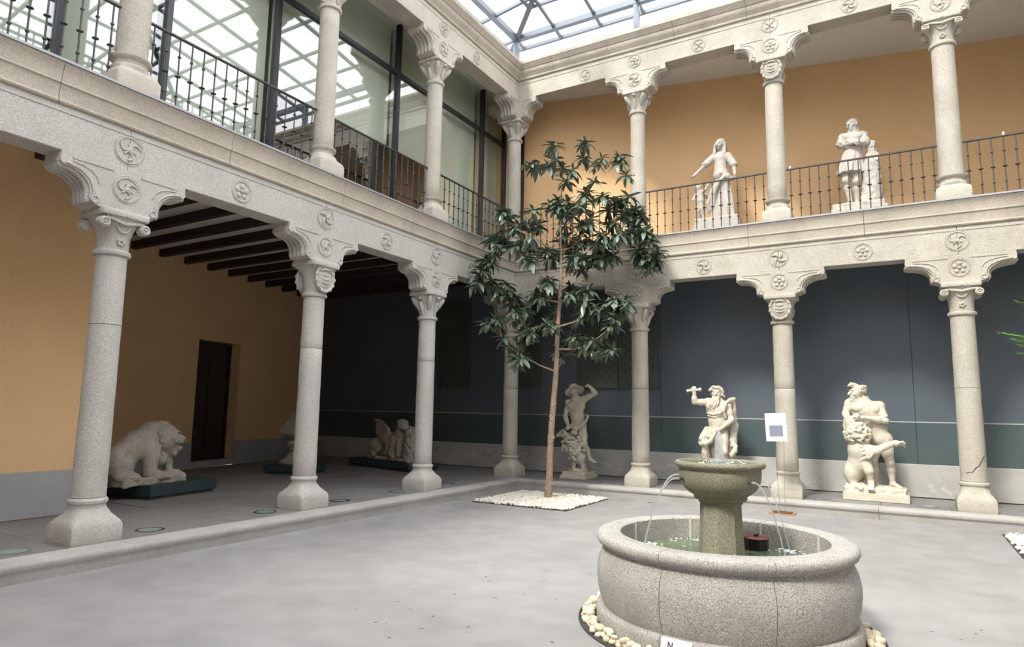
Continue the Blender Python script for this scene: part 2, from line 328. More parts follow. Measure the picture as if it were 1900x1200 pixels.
def body(S, J, face, s=1., hs=1.08, ts=1.08):
    g = lambda k: np.array(J[k], float)
    head(S, g('head'), face, s*hs); S.C(g('neck'), g('head')-va(0,0,.05*s), .060*s*hs, .055*s*hs, .03)
    ch, wa, pe = g('chest'), g('waist'), g('pelvis'); fw = va(0,-1,0); t = s*ts
    S.C(g('shR'), g('shL'), .066*t, None, .06); S.C(g('neck'), ch, .075*t, .12*t, .06)
    ax = vn(g('shL')-g('shR')); S.C(ch-ax*.085*t, ch+ax*.085*t, .115*t, None, .05); S.C(ch, wa, .135*t, .115*t, .05); S.C(wa-ax*.06*t, wa+ax*.06*t, .098*t, None, .05); S.C(wa, pe, .115*t, .125*t, .05); S.C(pe-ax*.075*s, pe+ax*.075*s, .10*s, None, .05)
    for e in (-1, 1):
        S.E(ch+ax*e*.088*t+fw*.092*t+va(0,0,.035*t), (.088*t,.048*t,.062*t), None, .014)
        for q in range(3): S.E(wa+va(0,0,.115*t-.075*q*t)+ax*e*.04*t+fw*.098*t, (.038*t,.022*t,.033*t), None, .008)
        for q in range(3): S.C(wa+ax*e*.135*t+fw*.03+va(0,0,.15*t-.045*q*t), wa+ax*e*.10*t+fw*.085*t+va(0,0,.11*t-.045*q*t), .020*t, .012*t, .012)
        S.C(g('neck')+fw*.045*t+ax*e*.015, g('sh'+('L' if e > 0 else 'R'))+fw*.04*t+va(0,0,.01), .016*t, .02*t, .015)
    for q in 'RL':
        sh, el, ha = g('sh'+q), g('el'+q), g('ha'+q)
        S.E(sh, (.075*s,.072*s,.078*s), None, .04); S.C(sh, el, .062*s, .046*s, .03); S.E(sh*.5+el*.5+fw*.01, (.058*s,.055*s,.06*s), None, .04)
        S.C(el, el*.65+ha*.35, .046*s, .05*s, .03); S.C(el*.65+ha*.35, ha, .05*s, .030*s, .03)
        if 'hip'+q in J:
            hp, kn, an = g('hip'+q), g('knee'+q), g('ank'+q)
            S.C(hp, kn, .098*s, .062*s, .05); S.E(hp*.6+kn*.4+fw*.02, (.088*s,.088*s,.12*s), None, .05); S.E(kn+fw*.02*s, (.056*s,.056*s,.06*s), None, .03)
            S.C(kn, kn*.65+an*.35-fw*.02*s, .056*s, .060*s, .03); S.C(kn*.65+an*.35-fw*.02*s, an, .060*s, .036*s, .03)
            if 'toe'+q in J: foot(S, an, J['toe'+q], s)

# ------------------------------------------------------------------ plan of the courtyard
# corner column at the origin; back arcade runs along +x, left arcade along -y; o = distance from the column axis towards the court
FL, BB, LEDGE, UB, TOP = .164, 3.96, 4.834, 8.269, 9.041
RU, LU = [2.838, 5.385, 7.936], [2.911, 5.502, 8.283]
XE, YE = 10.5, 15.6
def W(side, u, o, z): return (u, -o, z) if side == 'back' else (o, -u, z)
def strip(mb, side, prof, u0, u1, mitre0=False, mitre1=False):
    """extrude a closed (o, z) profile along a wing"""
    rings = [[W(side, (o if mitre0 else u0), o, z) for o, z in prof], [W(side, u1, o, z) for o, z in prof]]
    return mb.loft(rings)
def lw(y): return -5.1-.25*(y+7.2)          # slanted far wall of the left gallery
def ow(x): return .96+.204*(x-.5)           # slanted orange wall of the upper back gallery

# ---- floors
f = MB().box(.575, -YE, -.12, XE, -.575, 0).build('floor', 'court_floor'); struct(f, 'smooth pale grey courtyard floor around the fountain', 'floor')
fm = MB()
for i in range(90):
    x, y = random.uniform(3.4, 8.2), random.uniform(-8.4, -5.9)
    if math.hypot(x-5.861, y+6.826) > 1.12: a = random.uniform(0, PI); fm.lathe([(random.uniform(.006,.016), .0004), (.004, .0012)], 6, Matrix.Translation((x,y,0)) @ Matrix.Rotation(a,4,'Z') @ Matrix.Diagonal((1.6,.7,1,1)))
tag(fm.build('scuff_marks', 'floor_mark', f, 0), kind='stuff')
g = MB().prism([(lw(1.4), 1.4), (XE, 1.4), (XE, -.27), (.27, -.27), (.27, -YE), (-1.87, -YE), (-1.87, -7.2), (-5.1, -7.2)], -.1, FL-.012, 'z').build('floor_gallery', 'mortar', smooth=0)
g.data.materials.clear(); g.data.materials.append(M['gallery_tile']); struct(g, 'raised tiled floor under the two arcades', 'floor')
T = .92; tile = MB().box(-T/2+.003, -T/2+.003, -.012, T/2-.003, T/2-.003, 0, bev=.002).mesh('floor_tile', 'gallery_tile', 0)
for i in range(-9, 12):
    for j in range(-16, 3):
        x, y = .27-T/2+i*T, -.27+T/2+j*T
        if i <= 0:
            if y > .8 or x-T/2 < lw(y) or (y < -7.2+T/2 and x < -1.87+T/2): continue
            if y < -9.5: continue
        elif y < -.27 or y > .8: continue
        link('floor_tile', tile, g, (x, y, FL))
for side, lab, nm in (('left', 'long kerb step of pale stone along the left arcade', 'trim_5'), ('back', 'long kerb step of pale stone along the back arcade', 'trim_6')):
    prof = [(.27,-.1),(.545,-.1),(.545,.085),(.552,.10),(.572,.107),(.578,.125),(.574,.15),(.56,.164),(.27,.168)]
    root = struct(thing(nm, (0,0,0), lab, 'kerb'), lab, 'kerb')
    us = [0, 2.2, 4.1, 6.05, 8.1, 10.1, 12.2, 14.0, YE] if side == 'left' else [0, 2.25, 4.5, 6.7, 8.8, XE]
    for k in range(len(us)-1):
        mb = MB(); strip(mb, side, prof, us[k]+.002, us[k+1]-.002, k == 0); mb.build('kerb_stone', 'kerb_stone', root, 50)

# ---- ground-floor walls
wb = struct(thing('wall_back', (0,1.4,0), 'dark blue panelled wall behind the back arcade', 'wall'), 'dark blue panelled wall behind the back arcade', 'wall')
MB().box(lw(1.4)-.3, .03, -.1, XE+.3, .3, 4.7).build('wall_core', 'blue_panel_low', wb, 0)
px = [lw(1.4)+.02, -5.1, -2.95, -.95, .9, 2.80, 5.04, 7.27, 9.4, XE]
for k in range(len(px)-1):
    MB().box(px[k]+.004, 0, 1.432, px[k+1]-.004, .03, 4.66).build('wall_panel', 'blue_panel', wb, 0)
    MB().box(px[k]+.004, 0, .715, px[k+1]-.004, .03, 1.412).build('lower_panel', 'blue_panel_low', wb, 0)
MB().box(lw(1.4)+.02, -.004, 1.413, XE, .03, 1.431).build('seam_strip', 'seam_light', wb, 0)
bb = MB().box(lw(1.4), 1.365, FL, XE, 1.43, .712, bev=.008).build('baseboard_back', 'peeling_plaster', None, 0); struct(bb, 'peeling grey plaster band at the foot of the blue wall', 'baseboard')
# perforated screens: real frames with diamond holes set in
def screen(x0, x1, z0, z1, label):
    r = thing('perforated_screen', ((x0+x1)/2, 1.394, z0), label, 'screen', 0, 'perforated screens on the blue wall'); w = x1-x0; hgt = z1-z0
    MB().box(-w/2, -.035, 0, w/2, -.012, hgt).build('screen_panel', 'screen_green', r, 0); MB().box(-w/2, -.012, 0, w/2, 0, hgt).build('backing_board', 'screen_hole', r, 0)
    mb = MB(); d = .17; a = .042
    for j in range(int(hgt/.093)):
        for i in range(int(w/d)+1):
            x = -w/2+.07+i*d+(d/2 if j % 2 else 0); z = .06+j*.093
            if x > w/2-.05 or z > hgt-.05: continue
            mb.add([(x-a,-.0365,z),(x,-.0365,z-a),(x+a,-.0365,z),(x,-.0365,z+a),(x,-.030,z)], [(0,1,4),(1,2,4),(2,3,4),(3,0,4)])
    tag(mb.build('diamond_holes', 'screen_hole', r, 0), kind='stuff')
screen(.92, 1.86, 2.01, 4.2, 'dark green perforated screen behind the tree trunk and the hatted statue'); screen(1.88, 2.76, 2.01, 4.2, 'dark green perforated screen behind the first column of the back arcade')
screen(-.96, -.04, 2.02, 4.2, 'dark green perforated screen left of the tree, behind the corner column'); screen(-2.9, -2.0, 2.02, 4.2, 'shadowed perforated screen on the blue wall deep inside the left gallery')
MB().box(.585, 1.375, 1.30, .78, 1.398, 1.40).build('socket_plate', 'black_plastic'); tag(bpy.data.objects['socket_plate'], 'small dark plate on the blue wall beside the tree trunk', 'wall plate')

def slanted_wall(p, q, z0, z1, name, mat, holes=(), th=.25):
    """wall from p to q (plan) with door holes (s0, s1, ztop) along its length, thickness to the left of p->q"""
    P, Q = Vector((*p,0)), Vector((*q,0)); L = (Q-P).length; d = (Q-P)/L; n = Vector((-d.y, d.x, 0)); mx = Matrix(((d.x,n.x,0,P.x),(d.y,n.y,0,P.y),(0,0,1,0),(0,0,0,1)))
    mb = MB(); s = 0
    for a, b_, zt in holes: mb.box(s,0,z0,a,th,z1,mx); mb.box(a,0,zt,b_,th,z1,mx); s = b_
    mb.box(s,0,z0,L,th,z1,mx); return mb.build(name, mat, None, 0), mx, L
pL, qL = (-5.1,-7.2), (lw(1.4),1.4)
s_of = lambda y: (y+7.2)*math.hypot(1,.25)
wl, mxL, LL = slanted_wall(pL, qL, .1, 4.7, 'wall_left', 'orange_plaster', [(s_of(-3.1), s_of(-1.8), 2.95)]); struct(wl, 'shadowed orange plaster wall deep in the left gallery', 'wall')
bl = MB(); s0, s1 = s_of(-3.1), s_of(-1.8)
bl.box(0,-.012,FL,s0,.0,.70,mxL); bl.box(s1,-.012,FL,LL,0,.70,mxL); bl.box(s0,-.012,FL,s1,.3,.29,mxL); bl = bl.build('baseboard_left', 'grey_dado', None, 0); struct(bl, 'grey painted band along the shadowed orange wall', 'baseboard')
dr = struct(thing('door_1', tuple(mxL @ Vector(((s0+s1)/2, .36, .29))), 'dark wooden door recessed in the orange wall', 'door'), 'dark wooden door recessed in the orange wall', 'door')
MB().box(-.8,.05,-.35,.8,.12,3.0).box(-.8,-.16,-.35,.8,.05,.0).build('door_light_block', 'room_dark', dr, 0)  # hidden boxes added behind and under the door to stop a sky light leak
dr.rotation_euler = (0,0,math.atan2(mxL[1][0], mxL[0][0])); w = (s1-s0)/2
MB().box(-w,-.03,0,w,.03,2.66).build('door_leaf', 'door_wood', dr, 0)
for (a,b_) in ((-w+.09,-.04),(.04,w-.09)):
    for (c,d) in ((.15,.75),(.85,1.65),(1.75,2.5)): MB().box(a,-.05,c,b_,-.03,d,bev=.012).build('door_panel', 'door_wood', dr)
MB().ball((-.06,-.07,1.1), .028).build('knob', 'iron', dr)
mb = MB(); mb.box(s0-.02,.24,.29,s0+.04,.42,2.95,mxL); mb.box(s1-.04,.24,.29,s1+.02,.42,2.95,mxL); mb.box(s0,.24,2.9,s1,.42,3.0,mxL); struct(mb.build('trim_9', 'door_wood', None, 0), 'dark frame round the recessed door', 'door frame')
wn = MB().box(-2.12,-YE,.1,-1.87,-7.2,4.7).box(-5.1,-7.45,.1,-2.12,-7.2,4.7).build('wall_left_near', 'orange_plaster', None, 0); struct(wn, 'bright orange plaster wall beyond the nearest left column', 'wall')
bn = MB().box(-1.87,-YE,FL,-1.855,-7.19,.70).box(-5.1,-7.2,FL,-1.86,-7.185,.70).build('baseboard_left_near', 'grey_dado', None, 0); struct(bn, 'grey painted band under the bright orange wall at left', 'baseboard')
# ---- ground-floor ceiling with joists
ce = MB().prism([(lw(1.4)-.2,1.6),(XE,1.6),(XE,-.1),(-.1,-.1),(-.1,-YE),(-2.1,-YE),(-2.1,-7.3),(lw(-7.2)-.2,-7.3)][::-1], 4.65, 4.72, 'z').build('ceiling_gallery', 'ceiling_grey', None, 0); struct(ce, 'pale boarded ceiling between dark joists of the left gallery', 'ceiling')
yj = -4.95
for k in range(-5, 10):
    y = yj+.655*k; x0 = lw(y)-.02 if y > -7.2 else -1.89
    if y > 1.3: continue
    nw = .10 if y < -7.2 else .06; j = MB().box(x0, y-nw, 4.50 if y > -7.2 else 4.46, -.15, y+nw, 4.65, bev=.01).build('ceiling_joist', 'dark_joist', ce, 0)

# ---- stone lintels, cornices, ledges
bay = {'back': [0]+RU+[XE], 'left': [0]+LU+[11.0, 13.6, YE]}
def lintel(side, name, prof, mat, label, joints, sm=40, pname='lintel_block'):
    root = struct(thing(name, (0,0,0), label, 'stone beam'), label, 'stone beam'); out = []
    for k in range(len(joints)-1):
        mb = MB(); strip(mb, side, prof, joints[k]+(.003 if k else 0), joints[k+1]-.003, k == 0); out.append(mb.build(pname, mat, root, sm))
    return root, out
low = [(-.16,BB),(.135,BB),(.142,BB+.008),(.142,4.335),(.150,4.34),(.150,4.36),(.142,4.365),(.142,4.405),(-.16,4.405)]
# bead, ovolo fascia, fillet, cove
cor = [(-.16,4.407),(.15,4.407),(.168,4.415),(.176,4.43),(.170,4.447),(.155,4.455),(.156,4.50),(.162,4.55),(.172,4.595),(.187,4.605),(.187,4.62),(.178,4.628),(.182,4.68),(.192,4.73),(.208,4.77),(.222,4.79),(.222,4.806),(-.16,4.806)]
up = [(-.16,UB),(.147,UB),(.154,UB+.008),(.154,8.60),(.163,8.606),(.163,8.625),(.154,8.63),(.154,8.69),(-.16,8.69)]
ucor = [(-.2,8.692),(.165,8.692),(.185,8.70),(.192,8.72),(.182,8.738),(.19,8.76),(.235,8.80),(.262,8.86),(.262,8.885),(.278,8.89),(.30,8.92),(.328,8.96),(.34,8.975),(.345,8.98),(.345,9.041),(-.2,9.041)]
BEAM = {}
for side, n in (('left', 1), ('back', 2)):
    mat = 'stone_grey' if side == 'left' else 'stone_pale'; sd_ = 'left' if side == 'left' else 'back'
    _, BEAM[side, 0] = lintel(side, 'trim_%d' % n, low, mat, 'carved stone beam on the lower columns of the %s arcade' % sd_, bay[side])
    jt = [0,1.3,3.2,4.9,6.7,9.2,XE] if side == 'back' else [0,1.7,3.6,5.2,7.1,9.0,11.2,YE]
    lintel(side, 'trim_%d' % (n+9), cor, 'stone_cornice', 'moulded stone cornice under the %s upper railing' % sd_, jt, 30, 'cornice_block')
    mb = MB(); strip(mb, side, [(-.16,4.808),(.238,4.808),(.238,LEDGE),(-.16,LEDGE)], 0, XE if side == 'back' else YE, True); struct(mb.build('trim_%d' % (n+11), 'zinc', None, 0), 'thin grey metal ledge along the %s cornice' % sd_, 'ledge')
    _, BEAM[side, 1] = lintel(side, 'trim_%d' % (n+2), up, 'stone_warm' if side == 'left' else 'stone_pale', 'carved stone beam on the upper columns of the %s arcade' % sd_, bay[side])
    jt = [0,1.05,2.3,3.65,5.0,6.6,8.4,XE] if side == 'back' else [0,1.9,3.9,5.7,8.0,10.3,YE]
    lintel(side, 'trim_%d' % (n+13), ucor, 'stone_cornice', 'moulded stone top cornice of the %s side' % sd_, jt, 30, 'cornice_block')

# ---- medallions carved on beams and brackets (meshes face -y)
def medal(kind, R=.12):
    mb = MB(); mb.torus(R*.93, .012, (0,-.001,0), 'y', 28, 6); mb.torus(R*1.08, .007, (0,.0,0), 'y', 28, 5)
    if kind == 'swirl':
        for q in range(4):
            a = q*PI/2; pts = [(R*.08*math.cos(a)+0, -.006, R*.08*math.sin(a))]
            for t in (.25,.45,.65,.8): pts.append((R*t*math.cos(a+t*1.5), -.008, R*t*math.sin(a+t*1.5)))
            mb.tube(pts, [.012,.022,.024,.02,.008], 6)
    elif kind == 'rose':
        for q in range(5):
            a = q*2*PI/5+.3; mb.ball((R*.48*math.cos(a), -.004, R*.48*math.sin(a)), (R*.25,.018,R*.25), 8, 6)
        mb.ball((0,-.008,0), (R*.2,.022,R*.2), 8, 6)
    elif kind == 'cross':
        for q in range(4):
            a = q*PI/2+PI/4; mb.ball((R*.45*math.cos(a), -.004, R*.45*math.sin(a)), (R*.36,.016,R*.16), 8, 6, (0,-a,0))
        mb.ball((0,-.006,0), (R*.16,.02,R*.16), 8, 6)
    else:
        for q in range(3):
            a = q*2*PI/3+.4; mb.torus(R*.3, .013, (R*.42*math.cos(a), -.006, R*.42*math.sin(a)), 'y', 12, 5, a, a+4.5)
        mb.ball((0,-.006,0), (R*.22,.02,R*.22), 8, 6)
    return mb
MED = {}
def medmesh(kind, R, mat):
    k = (kind, R, mat)
    if k not in MED: MED[k] = medal(kind, R).mesh('medallion', mat, 50)
    return MED[k]
kinds = ['swirl', 'cross', 'curl', 'rose']
for side in ('left', 'back'):
    us = [0]+(LU if side == 'left' else RU); rz = PI/2 if side == 'left' else 0
    for lev, z, o, R in ((0, 4.15, .142, .150), (1, 8.44, .154, .135)):
        mat = {('left',0):'stone_grey',('left',1):'stone_warm'}.get((side,lev),'stone_pale')
        for i in range(len(us)):
            blk = BEAM[side, lev][i]
            if i: link('medallion', medmesh(kinds[(i*2+lev) % 4], R, mat), BEAM[side, lev][i-1], W(side, us[i]-.003, o, z+.03), (0,0,rz))
            nxt = us[i+1] if i+1 < len(us) else us[i]+2.7
            mid = (us[i]+nxt)/2 if i else nxt*.62
            link('medallion', medmesh(kinds[(i*3+1+lev) % 4], R*.9, mat), blk, W(side, mid, o, z), (0,0,rz))

# ------------------------------------------------------------------ columns
def sq_ring(a, z, e, n=32):
    """superellipse ring: e = 2 circle, large = square"""
    r = []
    for j in range(n):
        t = 2*PI*(j+.5)/n; c, s = math.cos(t), math.sin(t)
        r.append((a*math.copysign(abs(c)**(2/e), c), a*math.copysign(abs(s)**(2/e), s), z))
    return r
CM = {}
def cached(key, fn):
    if key not in CM: CM[key] = fn()
    return CM[key]
def zap_profile(a, h, t):
    """right half, from the neck up to the beam: (u, z)"""
    pts = [(t, 0), (t+.05, .0), (t+.10, .012), (t+.135, .035), (t+.15, .07), (t+.145, .105)]
    x0, z0, x1, z1 = t+.145, .105, a-.035, h-.135
    for q in (.2,.4,.6,.8,1.): th = q*PI/2; pts.append((x0+(x1-x0)*(1-math.cos(th)), z0+(z1-z0)*math.sin(th)))
    pts += [(a-.012, h-.128), (a, h-.11), (a+.004, h-.08), (a+.004, h-.05), (a, h-.03), (a, h)]
    return pts
def zapata_body(a, h, t, T, halves=(1,1)):
    pr = zap_profile(a, h, t); mb = MB()
    R = pr if halves[0] else [(t,0),(t,h)]; L = [(-x,z) for x,z in (pr if halves[1] else [(t,0),(t,h)])]
    poly = R+L[::-1]; mb.prism(poly, -T, T, 'y'); return mb
def zapata_relief(a, h, t, T, halves=(1,1)):
    pr = zap_profile(a, h, t); mb = MB()
    for s in ([1] if halves[0] else [])+([-1] if halves[1] else []):
        inner = [(s*(x-.03), z+.02) for x, z in pr[4:-5]]
        for f in (-1, 1):
            mb.tube([(x, f*T, z) for x, z in inner], [.012]+[.018]*(len(inner)-2)+[.012], 6)
            mb.tube([(s*(x-.085-.02*math.sin(i)), f*T, z+.055) for i, (x, z) in enumerate(pr[6:-6])], .011, 6)
            mb.box(min(s*.14,s*(a-.10)), f*T-.008, h-.055, max(s*.14,s*(a-.10)), f*T+.008, h-.035)
            mb.torus(.034, .013, (s*(t+.095), f*T, .062), 'y', 14, 6)
        for y in (-.66*T, -.22*T, .22*T, .66*T): mb.tube([(s*(x+.004), y, z-.006) for x, z in pr[3:-4]], .030, 6)
        mb.tube([(s*(a-.03), -T-.006, h-.095), (s*(a-.03), T+.006, h-.095)], .036, 12)
    return mb
def capital(kind, z0, z1, r, T):
    """bell, astragal and abacus between shaft top z0 and bracket bottom z1; ornament is a separate mesh"""
    H = z1-z0; b = MB()
    b.lathe([(r,z0-.02),(r+.025,z0-.015),(r+.035,z0+.01),(r+.025,z0+.035),(r+.004,z0+.04)], 28)
    b.loft([sq_ring(r+.002, z0+.04, 2), sq_ring(r+.006, z0+.4*H, 2.1), sq_ring(r+.03, z0+.62*H, 2.4), sq_ring(r+.07, z0+.80*H, 3.2), sq_ring(r+.078, z0+.84*H, 5)])
    b.loft([sq_ring(r+.066, z0+.82*H, 9), sq_ring(r+.098, z0+.85*H, 12), sq_ring(r+.104, z0+.93*H, 12), sq_ring(r+.092, z1, 12)])
    o = MB()
    if kind == 'volute':
        q = r+.062; zz = z0+.66*H
        for f in (-1, 1):
            for s in (-1, 1):
                o.lathe([(.022,-.045),(.055,-.042),(.060,-.02),(.050,0),(.060,.02),(.055,.042),(.022,.045)], 14, Matrix.Translation((s*q, f*(r+.03), zz)) @ Matrix.Rotation(PI/2,4,'X'))
                o.torus(.036, .010, (s*q, f*(r+.078), zz), 'y', 14, 5, .5, 5.6); o.ball((s*q, f*(r+.08), zz), .014, 6, 5)
                o.tube([(s*(q-.01), f*(r+.05), zz+.055), (s*(q-.08), f*(r+.055), zz+.05), (0, f*(r+.055), zz+.02)], [.02,.024,.02], 6)
            o.torus(.062, .011, (0, f*(r+.03), zz-.005), 'y', 14, 5, PI, 2*PI); o.box(-.05, f*(r+.04)-.006, zz-.005, .05, f*(r+.04)+.006, zz+.012)
            for t in range(5): a = t*2*PI/5; o.ball((.028*math.cos(a), f*(r+.012), z0+.27*H+.028*math.sin(a)), (.020,.016,.020), 7, 5)
            o.ball((0, f*(r+.092), z0+.89*H), (.03,.02,.028), 8, 6)
    elif kind == 'shield':
        for f in (-1, 1):
            y = f*(r+.045); zc = z0+.50*H
            pts = [(.158*math.cos(a)*(1.0 if math.sin(a) > 0 else .96), y, zc+.18*math.sin(a)) for a in [2*PI*j/26 for j in range(27)]]
            o.tube(pts, .026, 7); o.ball((0, y-f*.012, zc), (.142,.04,.165), 16, 10)
            for j in range(13): a = 2*PI*j/13; o.ball((.16*math.cos(a), y+f*.02, zc+.182*math.sin(a)), (.026,.018,.026), 6, 5)
            for dz in (-.07,-.02,.04): o.tube([(-.07,y+f*.022,zc+dz+.008),(0,y+f*.03,zc+dz-.006),(.07,y+f*.022,zc+dz+.01)], [.006,.012,.006], 6)
            o.tube([(-.085,y+f*.01,zc+.10),(-.04,y+f*.03,zc+.125),(.04,y+f*.03,zc+.125),(.085,y+f*.01,zc+.10)], [.012,.018,.018,.012], 6)
            for s in (-1,1): o.tube([(s*.12,f*(r+.02),zc+.16),(s*.20,f*(r-.0),zc+.155)], [.03,.036], 8)
    else:
        for q in range(4):
            a = q*PI/2+PI/4; d = (math.cos(a), math.sin(a)); R0 = r+.0
            o.tube([(d[0]*(R0-.01), d[1]*(R0-.01), z0+.28*H), (d[0]*(R0+.03), d[1]*(R0+.03), z0+.5*H), (d[0]*(R0+.10), d[1]*(R0+.10), z0+.68*H), (d[0]*(R0+.125), d[1]*(R0+.125), z0+.76*H), (d[0]*(R0+.10), d[1]*(R0+.10), z0+.80*H)], [.02,.05,.045,.032,.02], 8)
            a = q*PI/2; d = (math.cos(a), math.sin(a))
            o.tube([(d[0]*R0, d[1]*R0, z0+.15*H), (d[0]*(R0+.02), d[1]*(R0+.02), z0+.4*H), (d[0]*(R0+.065), d[1]*(R0+.065), z0+.6*H)], [.02,.045,.025], 8)
            o.ball((d[0]*(R0+.085), d[1]*(R0+.085), z0+.74*H), (.034,.034,.03), 8, 6)
    return b, o
def column(side, u, lev, kind, r, zhalf, mk, label, corner=False, crack=False):
    loc = W(side, u, 0, FL if lev == 0 else LEDGE); rz = PI/2 if side == 'left' else 0
    c = thing('stone_column', loc, label, 'column', rz, 'lower arcade columns' if lev == 0 else 'upper gallery columns')
    mat = {('left',0):'stone_grey',('left',1):'stone_warm'}.get((side,lev),'stone_pale')
    ov = lambda n: None
    if lev == 0: hs, hc, hz, hb = .425, 2.897, 3.375, BB-FL
    else: hs, hc, hz, hb = .40, 2.56, 3.0, UB-LEDGE
    if lev == 0 and side == 'left' and u > 8: hz -= .04
    # base
    def base():
        if lev == 0:
            a = .244; return MB().loft([sq_ring(a-.004,0,22), sq_ring(a,.02,22), sq_ring(a,.15,20), sq_ring(a-.008,.19,12), sq_ring(a-.028,.225,6), sq_ring(a-.058,.265,3.6), sq_ring(r+.014,.31,2.4), sq_ring(r+.006,.335,2), sq_ring(r+.008,.362,2), sq_ring(r+.022,.375,2), sq_ring(r+.024,.40,2), sq_ring(r+.004,.425,2)])
        a = .235; return MB().loft([sq_ring(a,0,16), sq_ring(a,.15,16), sq_ring(a-.012,.19,7), sq_ring(a-.05,.225,4), sq_ring(r+.03,.27,2.6), sq_ring(r+.004,.30,2), sq_ring(r+.006,.335,2), sq_ring(r+.035,.36,2), sq_ring(r+.046,.378,2), sq_ring(r+.045,.392,2), sq_ring(r+.01,.405,2)])
    link('base', cached(('base',lev,r,mat), lambda: base().mesh('base', 'stone_pale' if mat == 'stone_pale' and lev == 0 else mat, 40)), c)
    # shaft in two drums with a fine joint
    zj = hs+(hc-hs)*(.70 if side == 'left' else .55); rt = r*.93; rj = r+(rt-r)*.6
    def shaft(za, zb, ra, rb):
        n = 8; return MB().lathe([(ra-.004,za+.002)]+[(ra+(rb-ra)*i/n+.0015*math.sin(i*2.3+u), za+.006+(zb-za-.012)*i/n) for i in range(n+1)]+[(rb-.004,zb-.002)], 36)
    if lev == 0:
        shaft(hs, zj, r, rj).build('shaft_drum', mat, c, 50); shaft(zj, hc, rj, rt).build('shaft_drum', mat, c, 50)
    else: shaft(hs, hc, r, rt).build('shaft_drum', mat, c, 50)
    if crack:
        def ck(a, z): return ((r+.002)*math.cos(a), (r+.002)*math.sin(a), z)
        MB().tube([ck(-2.2,hs+.12),ck(-2.0,hs+.14),ck(-1.75,hs+.135),ck(-1.5,hs+.20),ck(-1.2,hs+.24),ck(-.9,hs+.33),ck(-.6,hs+.39)], [.003,.005,.004,.006,.005,.005,.003], 5).build('crack', 'bed_dark', c)
    # capital
    cb, co = capital(kind, hc, hz, rt, .2); cp = cb.build('capital', mat, c, 45)
    co.build({'volute':'volutes','shield':'carved_shield','leaf':'carved_leaves'}[kind], mat, cp, 60)
    # bracket
    t, T, h = .205, .165 if lev == 0 else .172, hb-hz
    halves = (1,1)
    z = zapata_body(zhalf, h, t, T, halves).build('bracket', mat, c, 40, (0,0,hz))
    zr = zapata_relief(zhalf, h, t, T, halves).build('scroll_carving', mat, z, 60)
    if corner:
        z2 = zapata_body(zhalf, h, t, T).build('bracket', mat, c, 40, (0,0,hz)); z2.rotation_euler = (0,0,PI/2)
        zapata_relief(zhalf, h, t, T).build('scroll_carving', mat, z2, 60)
    else:
        for f in (-1, 1): link('medallion', medmesh(mk, .135, mat), z, (0, f*T, h*.53), (0,0,0 if f < 0 else PI))
    return c
column('left', LU[2], 0, 'volute', .155, .64, 'curl', 'lower stone column with volutes, nearest at far left of the photo')
column('left', LU[1], 0, 'shield', .155, .64, 'curl', 'lower column with wreathed shield capital in the left arcade')
column('left', LU[0], 0, 'leaf', .155, .64, 'swirl', 'lower column of the left arcade in front of the winged sculpture')
column('back', 0, 0, 'leaf', .160, .62, 'rose', 'lower stone column at the inner corner, behind the tree', corner=True)
column('back', RU[0], 0, 'leaf', .165, .64, 'cross', 'lower column between the hatted statue and the bearded statue')
column('back', RU[1], 0, 'shield', .170, .70, 'rose', 'lower column with shield capital behind the white notice board')
column('back', RU[2], 0, 'volute', .170, .70, 'rose', 'lower column with volutes and cracked shaft at far right', crack=True)
column('left', LU[2], 1, 'volute', .162, .62, 'curl', 'upper column at top left, its capital cut off by the frame')
column('left', LU[1], 1, 'leaf', .150, .62, 'swirl', 'upper column of the glazed left gallery above the shield capital')
column('left', LU[0], 1, 'leaf', .150, .60, 'swirl', 'upper column of the left gallery, next to the corner column')
column('back', 0, 1, 'leaf', .150, .60, 'rose', 'upper stone column at the inner corner beside the orange wall', corner=True)
column('back', RU[0], 1, 'leaf', .152, .62, 'swirl', 'upper column left of the veiled woman statue')
column('back', RU[1], 1, 'shield', .160, .62, 'rose', 'upper column with shield capital between the two upper statues')
column('back', RU[2], 1, 'volute', .170, .66, 'curl', 'upper column with volutes at the right end of the upper gallery')

# ------------------------------------------------------------------ upper railings
def baluster():
    b = MB(); H = .93
    b.tube([(0,0,0),(0,0,H)], .0095, 6)
    for z, rr, hh in ((H*.24,.021,.011),(H*.50,.034,.009),(H*.76,.021,.011)): b.lathe([(.008,z-hh*1.8),(rr,z-hh*.4),(rr,z+hh*.4),(.008,z+hh*1.8)], 8)
    return b.mesh('baluster', 'iron', 50)
BAL = baluster()
def railing(side, u0, u1, label):
    c = W(side, (u0+u1)/2, -.0, LEDGE); L = u1-u0; r = thing('iron_railing', c, label, 'railing', PI/2 if side == 'left' else 0, 'iron railings of the upper gallery')
    MB().box(-L/2, -.02, .925, L/2, .02, .95, bev=.005).build('handrail', 'iron', r); MB().box(-L/2, -.012, .035, L/2, .012, .05).build('bottom_rail', 'iron', r, 0)
    n = max(4, round(L/.152))
    for i in range(n): link('baluster', BAL, r, (-L/2+L*(i+.5)/n, 0, 0))
    return r
